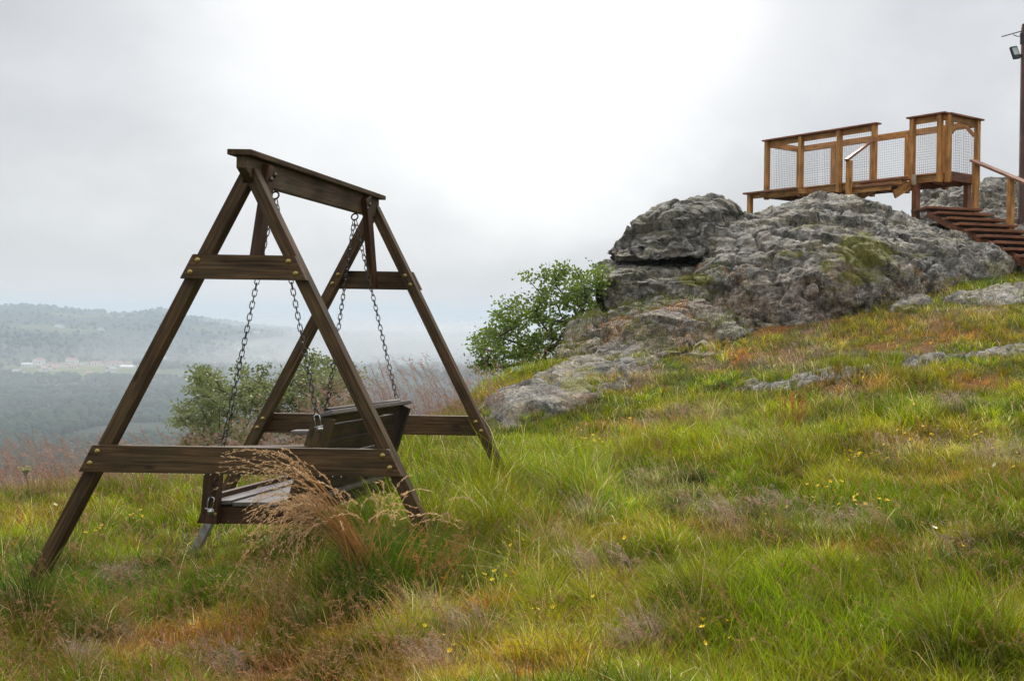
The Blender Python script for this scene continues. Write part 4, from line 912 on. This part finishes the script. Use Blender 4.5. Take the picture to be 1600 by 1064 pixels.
    for qx, qy, k_, sg, l0, l1, cc, azm in ((610, 930, 5200, .15, .22, .42, (.085, .135, .018), None), (560, 870, 3200, .16, .22, .40, (.10, .15, .02), None), (690, 930, 1500, .14, .15, .32, (.14, .20, .02), None), (800, 772, 4200, .34, .18, .36, (.26, .32, .03), 2.2), (700, 790, 2600, .28, .16, .32, (.17, .26, .02), .6), (1190, 960, 3600, .22, .14, .26, (.21, .28, .02), None), (1360, 1010, 3600, .25, .14, .26, (.19, .26, .02), None), (1080, 705, 3000, .5, .14, .26, (.24, .32, .02), None), (1330, 800, 1800, .3, .12, .2, (.16, .22, .02), None), (100, 960, 2600, .22, .14, .26, (.09, .17, .02), None), (350, 930, 1800, .16, .12, .22, (.12, .22, .02), None)):
        b_ = ground(qx, qy, 3.2, 14); ex = b_.x+rng.normal(size=k_)*sg*(1+.3*rng.random(k_)); ey = b_.y+rng.normal(size=k_)*sg*1.2; x = np.r_[x, ex]; y = np.r_[y, ey]; z = np.r_[z, h(ex, ey)]
        L = np.r_[L, l0+(l1-l0)*rng.random(k_)*np.exp(-.3*(np.hypot(ex-b_.x, ey-b_.y)/sg)**2)]; W = np.r_[W, (.0026+.0016*rng.random(k_))*(1+.08*max(b_.y-5, 0))]; lean = np.r_[lean, .2+.6*rng.random(k_)]
        a_ = rng.uniform(0, 6.28, k_) if azm is None else azm+rng.normal(size=k_)*.8; az = np.r_[az, a_]; c = np.r_[c, np.array(cc)*(.45+1.1*rng.random((k_, 1)))]
    for (rx_, ry_, rz_, cc) in LEDGE:
        k_ = len(rx_); c2 = np.where((n2(rx_, ry_, .7, 99) > -.05)[:, None], np.array([.14, .17, .02]), np.array([.32, .15, .04]))*(.5+.9*rng.random((k_, 1)))
        x = np.r_[x, rx_]; y = np.r_[y, ry_]; z = np.r_[z, rz_]; L = np.r_[L, .04+.09*rng.random(k_)]; W = np.r_[W, np.full(k_, .006)]; lean = np.r_[lean, .3+.7*rng.random(k_)]; az = np.r_[az, rng.uniform(0, 6.28, k_)]; c = np.r_[c, c2]
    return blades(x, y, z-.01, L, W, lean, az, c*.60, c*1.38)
V, I, T, K = build_grass(820000)
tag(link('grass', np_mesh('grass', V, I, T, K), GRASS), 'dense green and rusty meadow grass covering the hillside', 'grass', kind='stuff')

# fine mauve flowering grass heads and dry stalks
def panicles(x, y, z, H, spread_, nh, colS, colH, hl, lean, az, r=.0011, hw=.0016):
    """stalk + airy head of nh short hairs; everything as thin blades"""
    n = len(x); d = np.stack([np.cos(az), np.sin(az), np.zeros(n)], 1); root = np.stack([x, y, z], 1)
    def pos(f): return root+d*(lean*H*f**2)[:, None]+np.array([0, 0, 1.])*(H*(f-.35*lean*f**3))[:, None]
    Vs = []; Is = []; Ts = []; Cs = []; o = 0
    tw = rng.uniform(0, 3.14, n); s = np.stack([np.cos(tw), np.sin(tw), np.zeros(n)], 1)*(r*(1+.10*np.maximum(y-5, 0)))[:, None]
    fs = (0, .35, .65, 1.)
    V = np.stack([q for f in fs for q in (pos(f)-s, pos(f)+s)], 1).reshape(-1, 3); b = np.arange(n)[:, None]*8
    I = np.concatenate([np.stack([b+2*k, b+2*k+1, b+2*k+3, b+2*k+2], 1).reshape(n, 4) for k in range(3)], 1).ravel()
    Vs.append(V); Is.append(I); Ts.append(np.full(n*3, 4)); Cs.append(np.repeat(colS, 8, axis=0)); o += len(V)
    k = np.repeat(np.arange(n), nh); f = 1-spread_*rng.random(len(k)); p = (root+d*(lean*H)[:, None]*0)[k]
    p = root[k]+d[k]*((lean*H)[k]*f**2)[:, None]+np.array([0, 0, 1.])*(H[k]*(f-.35*lean[k]*f**3))[:, None]
    q = rng.normal(size=(len(k), 3))*np.array([1, 1, .55])+d[k]*.5*lean[k][:, None]+np.array([0, 0, .35]); q /= np.linalg.norm(q, axis=1)[:, None]; ll = (hl*(.5+rng.random(len(k))))[:, None]
    e = p+q*ll; sv = np.cross(q, rng.normal(size=(len(k), 3))); sv /= np.linalg.norm(sv, axis=1)[:, None]; sv *= (hw*(1+.10*np.maximum(y[k]-5, 0)))[:, None]
    V = np.stack([p-sv*.3, p+sv*.3, e-q*ll*.35+sv, e, e-q*ll*.35-sv], 1).reshape(-1, 3); Vs.append(V); Is.append(np.arange(len(V))+o); Ts.append(np.full(len(k), 5)); Cs.append(np.repeat(colH[k]*(.7+.6*rng.random((len(k), 1))), 5, axis=0))
    return np.concatenate(Vs), np.concatenate(Is), np.concatenate(Ts), np.concatenate(Cs)
def pick(n, key, thr=.25, rmin=3.2, rmax=18):
    x, y = spread(n, rmin, rmax, 1.6); z = h(x, y); m, px, py = masks(x, y, z); k = (m[key]*(.6+.8*rng.random(n)) > thr) & ~(onrock(px, py) & (y > 8)) & ~((px > 880) & (y > 16.2) & (py < 520))
    return x[k], y[k], z[k]
x, y, z = pick(60000, 'mauve', .48); n = len(x)
mc = np.array([.44, .31, .27])*(.7+.6*rng.random((n, 1)))
V, I, T, K = panicles(x, y, z, .10+.09*rng.random(n), .45, 9, mc*.8, mc, .022, .3+.5*rng.random(n), rng.normal(size=n)*.8+math.pi, .0007, .0009)
tag(link('flowering_grass', np_mesh('flowering_grass', V, I, T, K), GRASS), 'pinkish grey haze of fine flowering grass heads in patches on the slope', 'grass', kind='stuff')
# scattered reddish dry stalks
x, y = spread(5200, 3.4, 16, 1.5); z = h(x, y); m, px, py = masks(x, y, z); k = ~(onrock(px, py) & (y > 8)) & ~((x > -3.2) & (x < -2.3) & (y > 5.95) & (y < 7.6)) & (rng.random(len(x)) < np.where(px < 720, 1, .38)); x, y, z = x[k], y[k], z[k]; n = len(x)
cs = np.array([.26, .13, .06])*(.6+.8*rng.random((n, 1))); ch = np.array([.30, .17, .09])*(.6+.8*rng.random((n, 1)))
V1 = panicles(x, y, z, .20+.22*rng.random(n)**2, .28, 12, cs, ch, .016, .25+.6*rng.random(n), rng.normal(size=n)*.9+math.pi*.9, .0009, .0013)
# the brow: taller seed heads against the valley
x = np.concatenate([rng.uniform(-7.4, -2.4, 2200), rng.uniform(-3.9, -2.7, 400)]); y = np.interp(x, [-7.4, -5, -3.5, -2.6, -2], [9.0, 9.6, 10.9, 11.4, 12])+rng.normal(size=2600)*.45-.2; z = h(x, y)
k = rng.random(2600) < np.interp(x, [-7.4, -5.0, -4.2, -3.4, -2], [1, .9, .6, .7, .3]); x, y, z = x[k], y[k], z[k]; n = len(x)
cs = np.array([.27, .17, .12])*(.6+.7*rng.random((n, 1))); ch = np.array([.33, .21, .17])*(.6+.7*rng.random((n, 1)))
V2 = panicles(x, y, z, .22+(.42+.2*((x > -4) & (x < -2.7)))*rng.random(n)**1.5, .35, 13, cs, ch, .030, .15+.55*rng.random(n), rng.normal(size=n)*.6+math.pi, .0010, .0013)
V = np.concatenate([V1[0], V2[0]]); I = np.concatenate([V1[1], V2[1]+len(V1[0])]); T = np.concatenate([V1[2], V2[2]]); K = np.concatenate([V1[3], V2[3]])
tag(link('dry_grass_stalks', np_mesh('dry_grass_stalks', V, I, T, K), GRASS), 'thin reddish dry seed stalks scattered over the meadow and along its brow', 'grass', kind='stuff')

# the drooping straw-coloured tuft in front of the bench
def tuft(base, n, seed):
    rs = np.random.default_rng(seed); root = empty('dry_grass_tuft', base, 'tall rust-coloured grass tuft drooping over the lower crossbar in front of the bench', 'grass tuft')
    bmv = []; I = []; T = []; Cc = []; o = 0; Vs = []
    hv = []; hi = []; ht = []; hc = []; ho = 0
    apex = np.array(base)+np.array([-.275, -.03, .50])
    for i in range(n):
        m = 13; b = np.array(base)+rs.normal(size=3)*np.array([.045, .045, 0]); u = rs.random()
        A = apex+rs.normal(size=3)*np.array([.045, .06, .045])
        if u < .20: A2 = A+np.array([-.02-.10*rs.random(), 0, .20+.10*rs.random()]); E = apex+np.array([-.14-.30*rs.random(), rs.normal()*.09, .02+.16*rs.random()])
        elif u < .82: A2 = A+np.array([-.04-.08*rs.random(), 0, .10+.07*rs.random()]); E = apex+np.array([-.02-.33*rs.random(), rs.normal()*.12, -.04-.40*rs.random()**1.3])
        else: A2 = b+np.array([rs.normal()*.14, rs.normal()*.1, .45+.15*rs.random()]); E = A2+np.array([rs.normal()*.12, rs.normal()*.08, -.02-.12*rs.random()])
        B1 = b*.55+A*.45+np.array([.055, 0, .03]); pts = []
        for k in range(m):
            f = k/(m-1); pts.append(b*(1-f)**3+3*B1*f*(1-f)**2+3*A2*f*f*(1-f)+E*f**3)
        pts = np.array(pts); g = rs.random() < .2
        c = (np.array([.10, .12, .03]) if g else np.array([.40, .21, .08]))*rs.uniform(.6, 1.2)
        tw = rs.uniform(0, 3.14); s = np.array([math.cos(tw)*.8+.3, math.sin(tw), .2]); s /= np.linalg.norm(s); w = .0019
        for k in range(m): Vs += [pts[k]-s*w*(1-.6*k/m), pts[k]+s*w*(1-.6*k/m)]
        for k in range(m-1): a = o+2*k; I += [a, a+1, a+3, a+2]; T.append(4)
        Cc += [c]*(2*m); o += 2*m
        # seed head on the last third
        hcl = np.array([.58, .41, .24])*rs.uniform(.7, 1.25)
        for k in range(46):
            f = rs.uniform(.62, 1.0)*(m-1); j = min(int(f), m-2); p = pts[j]*(1-(f-j))+pts[j+1]*(f-j); tdir = pts[j+1]-pts[j]; tdir /= np.linalg.norm(tdir)
            q = tdir+rs.normal(size=3)*.28; q /= np.linalg.norm(q); l = rs.uniform(.010, .020); sv = np.cross(q, rs.normal(size=3)); sv /= np.linalg.norm(sv); sv *= .0019
            hv += [p, p+q*l*.4+sv, p+q*l, p+q*l*.4-sv]; hi += [ho, ho+1, ho+2, ho+3]; ho += 4; ht.append(4); hc += [hcl*rs.uniform(.8, 1.2)]*4
    link('stalk', np_mesh('stalk', np.array(Vs), np.array(I), np.array(T), np.array(Cc)), GRASS, root)
    link('seed_head', np_mesh('seed_head', np.array(hv), np.array(hi), np.array(ht), np.array(hc)), GRASS, root)
b = ground(598, 940, 4, 8); tuft((b.x, b.y, b.z-.02), 165, 5)
def tuft2(px, py, n, H0, H1, label, seed, colr, az0=math.pi, spreadaz=1.0, bend=.5, rr=.04):
    b = ground(px, py, 3.5, 18); rs = np.random.default_rng(seed); x = b.x+rs.normal(size=n)*rr; y = b.y+rs.normal(size=n)*rr
    cs = np.array(colr)*(.6+.7*rs.random((n, 1)))
    V, I, T, K = panicles(x, y, h(x, y), H0+(H1-H0)*rs.random(n), .3, 14, cs*.9, cs*1.2, .018, bend*(.4+rs.random(n)), az0+rs.normal(size=n)*spreadaz, .0012, .0015)
    o = link('dry_grass_tuft', np_mesh('dry_grass_tuft', V, I, T, K), GRASS); tag(o, label, 'grass tuft', 'dry grass tufts')
tuft2(470, 970, 26, .2, .38, 'small dry tuft with arching pale heads at the lower left of the rust tuft', 3, (.36, .24, .13), math.pi, .4, 1.1)
tuft2(655, 950, 50, .22, .42, 'reddish tuft at the foot of the near right swing leg', 4, (.26, .13, .05), 0, 1.2, .7)
tuft2(170, 1000, 24, .2, .34, 'thin brown tuft in front of the near left swing leg', 6, (.25, .14, .07), 0, 2., .4, .12)
tuft2(790, 770, 40, .25, .45, 'pale tuft beside the foot of the far right swing leg', 7, (.34, .28, .15), 2.2, .9, .8, .12)
tuft2(1240, 668, 30, .22, .32, 'orange tuft standing under the middle rock strip', 8, (.34, .15, .07), 1.5, 2., .15, .05)

for pts_, lb in ((((668, 838, 5.5), (730, 858, 5.4), (810, 882, 5.3), (892, 902, 5.25)), 'upper of two long straw stems lying over the grass right of the near right leg'), (((545, 884, 5.2), (660, 884, 5.2), (760, 890, 5.2), (885, 910, 5.15)), 'lower of two long straw stems lying over the grass right of the near right leg')):
    bm = bmesh.new(); tube_bm(bm, [P(*q)+Vector((0, 0, .015)) for q in pts_], [.0016, .0022, .0022, .0012], 5); tag(bm_obj('straw_stem', bm, plain('straw', (.42, .33, .14), .6)), lb, 'straw stem')
# ================================================================== FLOWERS
YEL = plain('yellow petal', (.95, .62, .01), .6, 0, .15, 40, 0); WHT = plain('cream petal', (.75, .75, .5), .6, 0, .1, 40, 0); STEMM = plain('green stem', (.07, .12, .02), .6, 0, .2, 40, 0)
def flower_mesh(mat, petals, r, cup):
    bm = bmesh.new(); cv = bm.verts.new((0, 0, -.002))
    for k in range(petals):
        a = k*2*math.pi/petals; w = .42*2*math.pi/petals
        p = [bm.verts.new((math.cos(a+s)*q, math.sin(a+s)*q, zc)) for s, q, zc in ((-w, r*.65, r*cup*.5), (-w*.5, r, r*cup), (w*.5, r, r*cup), (w, r*.65, r*cup*.5))]
        bm.faces.new([cv]+p)
    me = bpy.data.meshes.new('blossom'); bm.to_mesh(me); bm.free(); me.materials.append(mat); return me
def stem_mesh(L):
    bm = bmesh.new(); tube_bm(bm, [(0, 0, -L), (.003, 0, -L*.5), (0, 0, 0)], .0012, 4); me = bpy.data.meshes.new('stem'); bm.to_mesh(me); bm.free(); me.materials.append(STEMM); return me
fy = flower_mesh(YEL, 5, .0092, .5); fw_ = flower_mesh(WHT, 8, .017, .25); fs_ = stem_mesh(.14)
def flower(px, py, me, name, label, group, hz, sc=1.):
    b = ground(px, py+4, 3.2, 17); s = sc*(1+.05*max(b.y-6, 0)); r = bpy.data.objects.new(name, None); C.objects.link(r); r.location = (b.x, b.y, b.z+hz); r.rotation_euler = (random.uniform(.2, .9), random.uniform(-.4, .4), random.uniform(0, 6)); r.scale = (s, s, s); r.empty_display_size = .02
    for nm, mm in (('blossom', me), ('stem', fs_)):
        o = bpy.data.objects.new(nm, mm); C.objects.link(o); o.parent = r
        if nm == 'stem': o.rotation_euler = (-r.rotation_euler.x*.8, 0, 0)
    tag(r, label, 'flower', group)
YC = [(930,715,18,10,12),(1345,738,36,9,26),(795,885,14,22,12),(770,935,60,8,14),(1335,815,60,8,18),(1100,1020,12,8,4),(1545,1005,40,14,5),(700,1055,12,5,4),(655,1012,8,8,2),(1585,745,12,10,4),
      (1450,655,40,14,6),(1440,705,60,16,10),(1540,712,40,12,8),(152,857,14,4,8),(212,825,18,8,7),(930,760,60,14,5),(1180,830,60,14,4),(1280,790,50,14,7),(1050,850,60,20,5),(860,795,30,10,4),(1340,600,60,8,3),(1420,545,60,8,3),(800,600,30,8,8),(970,900,60,20,4),(1260,900,200,50,5),(860,985,80,20,5),(1130,1040,60,12,3),(1040,690,90,20,4),(1370,475,20,4,4)]
rf = random.Random(3)
for cx, cy, rx, ry, n in YC:
    for k in range(int(n*1.15)):
        flower(rf.gauss(cx, rx*.6), rf.gauss(cy, ry*.6), fy, 'yellow_flower', 'small yellow meadow flower in the grass', 'small yellow meadow flowers', rf.uniform(.09, .15), rf.uniform(.8, 1.3))
for k, (px, py, lb) in enumerate([(1534,757,'cream flower in the middle of the cluster near the right edge'),(1524,760,'cream flower at the left of the cluster near the right edge'),(1553,752,'largest cream flower at the right of the cluster near the right edge'),(1541,764,'lowest cream flower of the cluster near the right edge'),
          (950,847,'white flower at the left of the close pair beside the mauve grass'),(963,844,'white flower at the right of the close pair beside the mauve grass'),(1460,856,'lone white flower in the lower right grass'),(86,806,'single white flower beside the near left swing leg')]):
    flower(px, py, fw_, 'white_flower', lb, None, .10, .8 if k > 3 else 1.)
# cow-parsley like umbel at far left
b = ground(40, 790, 6, 12); um = empty('umbel_flower', b, 'tall pale yellow umbel flower at the left edge of the meadow', 'flower')
top = P(40, 732, b.y); bm = bmesh.new(); tube_bm(bm, [b, (Vector(b)+top)/2+Vector((.02, 0, 0)), top-Vector((0, 0, .05))], .003, 5)
rays = [top+Vector((random.uniform(-.045, .045), random.uniform(-.04, .04), random.uniform(-.012, .018))) for _ in range(22)]
for q in rays: tube_bm(bm, [top-Vector((0, 0, .05)), q], .0012, 4)
bm_obj('stem', bm, STEMM, um); bm = bmesh.new()
for q in rays:
    for _ in range(5): bmesh.ops.create_icosphere(bm, subdivisions=1, radius=.0035, matrix=Matrix.Translation(q+Vector((random.uniform(-.01, .01), random.uniform(-.01, .01), 0))))
bm_obj('blossom', bm, plain('dull yellow umbel', (.42, .42, .14), .7), um)

# ================================================================== HAZE AND MIST
def volume_mat(name, dens, col, aniso=.0):
    m, nt, nd, lk = newmat(name); v = N(nd, 'ShaderNodeVolumePrincipled'); v.inputs['Density'].default_value = dens; v.inputs['Color'].default_value = (*col, 1); v.inputs['Anisotropy'].default_value = aniso
    o = nd.new('ShaderNodeOutputMaterial'); lk.new(v.outputs[0], o.inputs['Volume']); return m
bm = bmesh.new(); bmesh.ops.create_cube(bm, size=1)
for v in bm.verts: v.co = Vector((v.co.x*14000, v.co.y*14000, -150 if v.co.z < 0 else 55))
tag(bm_obj('haze', bm, volume_mat('valley haze', .00030, (.74, .85, .97))), kind='stuff')
def mist(name, px, py, Y, rx, ry, rz, dens, label):
    c = P(px, py, Y); bm = bmesh.new(); bmesh.ops.create_icosphere(bm, subdivisions=4, radius=1)
    for v in bm.verts:
        q = np.array([v.co[:]]); s = 1+.28*float(noise3(q*1.3+Y)[0])+.12*float(noise3(q*3+Y)[0]); v.co = Vector((v.co.x*rx*s, v.co.y*ry*s, v.co.z*rz*s))
    o = bm_obj(name, bm, volume_mat(name, dens, (1, 1, 1)), None, Matrix.Translation(c), True); tag(o, label, 'mist', kind='stuff')
mist('mist_bank', 740, 560, 2000, 320, 700, 70, .0013, 'white mist bank filling the right part of the valley')
mist('mist_bank', 560, 520, 3300, 420, 500, 60, .0010, 'thin bright mist over the ridge between the chains')
mist('mist_bank', 150, 690, 760, 520, 420, 60, .0003, 'low bluish mist lying over the near valley woods')
mist('mist_wisp', 225, 545, 1700, 90, 100, 26, .0012, 'thin mist wisp drifting behind the near left swing leg')

# ================================================================== WORLD, SUN, CAMERA
SUN_AZ = math.radians(-8); SUN_EL = math.radians(42)
w = bpy.data.worlds.new('World'); bpy.context.scene.world = w; w.use_nodes = True; nt = w.node_tree; nd = nt.nodes; lk = nt.links
for n in list(nd): nd.remove(n)
tc = N(nd, 'ShaderNodeTexCoord'); sky = N(nd, 'ShaderNodeTexSky', sky_type='NISHITA', sun_disc=False, sun_elevation=SUN_EL, sun_rotation=SUN_AZ)
bg1 = N(nd, 'ShaderNodeBackground'); bg1.inputs['Strength'].default_value = .10; lk.new(sky.outputs[0], bg1.inputs['Color'])
def dirn(px, py): d = (P(px, py, 1)-Vector((0, 0, CZ))).normalized(); return d
nz = N(nd, 'ShaderNodeTexNoise', _Scale=4.2, _Detail=7.0, _Roughness=.52, _Distortion=.1); mpn = N(nd, 'ShaderNodeMapping'); mpn.inputs['Scale'].default_value = (1, 1, 1.5)
lk.new(tc.outputs['Generated'], mpn.inputs[0]); lk.new(mpn.outputs[0], nz.inputs['Vector'])
base = ramp(nd, [(.32, (.62, .632, .65)), (.5, (.725, .735, .75)), (.66, (.86, .868, .88))]); lk.new(nz.outputs[0], base.inputs[0]); cur = base.outputs[0]
# thinner, brighter cloud where the sun stands behind it
def blob(px, py, c_in, c_out, amp):
    d = dirn(px, py); vm = N(nd, 'ShaderNodeVectorMath', operation='DOT_PRODUCT'); vm.inputs[1].default_value = d
    ds = N(nd, 'ShaderNodeVectorMath', operation='SCALE'); ds.inputs['Scale'].default_value = .20; sb_ = N(nd, 'ShaderNodeVectorMath', operation='SUBTRACT'); sb_.inputs[1].default_value = (.5, .5, .5)
    lk.new(nz.outputs['Color'], sb_.inputs[0]); lk.new(sb_.outputs[0], ds.inputs[0]); ad = N(nd, 'ShaderNodeVectorMath', operation='ADD'); lk.new(tc.outputs['Generated'], ad.inputs[0]); lk.new(ds.outputs[0], ad.inputs[1])
    nr = N(nd, 'ShaderNodeVectorMath', operation='NORMALIZE'); lk.new(ad.outputs[0], nr.inputs[0]); lk.new(nr.outputs[0], vm.inputs[0])
    mr = N(nd, 'ShaderNodeMapRange'); mr.interpolation_type = 'SMOOTHSTEP'; mr.inputs['From Min'].default_value = math.cos(math.radians(c_out)); mr.inputs['From Max'].default_value = math.cos(math.radians(c_in)); mr.inputs['To Max'].default_value = amp
    lk.new(vm.outputs['Value'], mr.inputs['Value']); return mr.outputs[0]
for px, py, ci, co, am in ((800, -120, 3, 18, 1.), (900, 70, 1, 11, .95), (620, -200, 0, 20, .6)):
    cur = mixc(nd, lk, blob(px, py, ci, co, am), cur, (1.12, 1.12, 1.12))
# bright band low over the horizon, brighter cloud cover overhead
sx_ = N(nd, 'ShaderNodeSeparateXYZ'); lk.new(tc.outputs['Generated'], sx_.inputs[0])
up = N(nd, 'ShaderNodeMapRange'); up.inputs['From Min'].default_value = .34; up.inputs['From Max'].default_value = .85; up.inputs['To Max'].default_value = 1.; lk.new(sx_.outputs['Z'], up.inputs['Value'])
cur = mixc(nd, lk, up.outputs[0], cur, (1.7, 1.71, 1.74))
bd = ramp(nd, [(.0, (0, 0, 0)), (.5, (.7, .7, .7)), (1., (0, 0, 0))]); bm_ = N(nd, 'ShaderNodeMapRange'); bm_.inputs['From Min'].default_value = -.03; bm_.inputs['From Max'].default_value = .035; lk.new(sx_.outputs['Z'], bm_.inputs['Value']); lk.new(bm_.outputs[0], bd.inputs[0])
cur = mixc(nd, lk, bd.outputs[0], cur, (.92, .90, .87))
bg2 = N(nd, 'ShaderNodeBackground'); bg2.inputs['Strength'].default_value = 1.0; lk.new(cur, bg2.inputs['Color'])
mx = N(nd, 'ShaderNodeMixShader'); mx.inputs[0].default_value = .93; lk.new(bg1.outputs[0], mx.inputs[1]); lk.new(bg2.outputs[0], mx.inputs[2])
ow = nd.new('ShaderNodeOutputWorld'); lk.new(mx.outputs[0], ow.inputs[0])
sl = bpy.data.lights.new('sun', 'SUN'); sl.energy = 3.4; sl.angle = math.radians(18); sl.color = (1, .95, .86); so = bpy.data.objects.new('sun', sl); C.objects.link(so)
sdv = Vector((math.sin(SUN_AZ)*math.cos(SUN_EL), math.cos(SUN_AZ)*math.cos(SUN_EL), math.sin(SUN_EL))); so.rotation_euler = (-sdv).to_track_quat('-Z', 'Y').to_euler()

cam = bpy.data.cameras.new('camera'); co = bpy.data.objects.new('camera', cam); C.objects.link(co)
cam.sensor_width = 36; cam.lens = 36*F/1600; cam.clip_end = 30000; cam.clip_start = .05
cam.shift_x = -(PX-800)/1600; cam.shift_y = (PY-532)/1600
co.location = (0, 0, CZ); co.rotation_euler = (math.pi/2, -ROLL, 0)
sc = bpy.context.scene; sc.camera = co
sc.view_settings.view_transform = 'Standard'; sc.view_settings.look = 'None'; sc.view_settings.exposure = 0; sc.view_settings.gamma = 1
sc.cycles.max_bounces = 6; sc.cycles.transparent_max_bounces = 6; sc.cycles.volume_bounces = 1
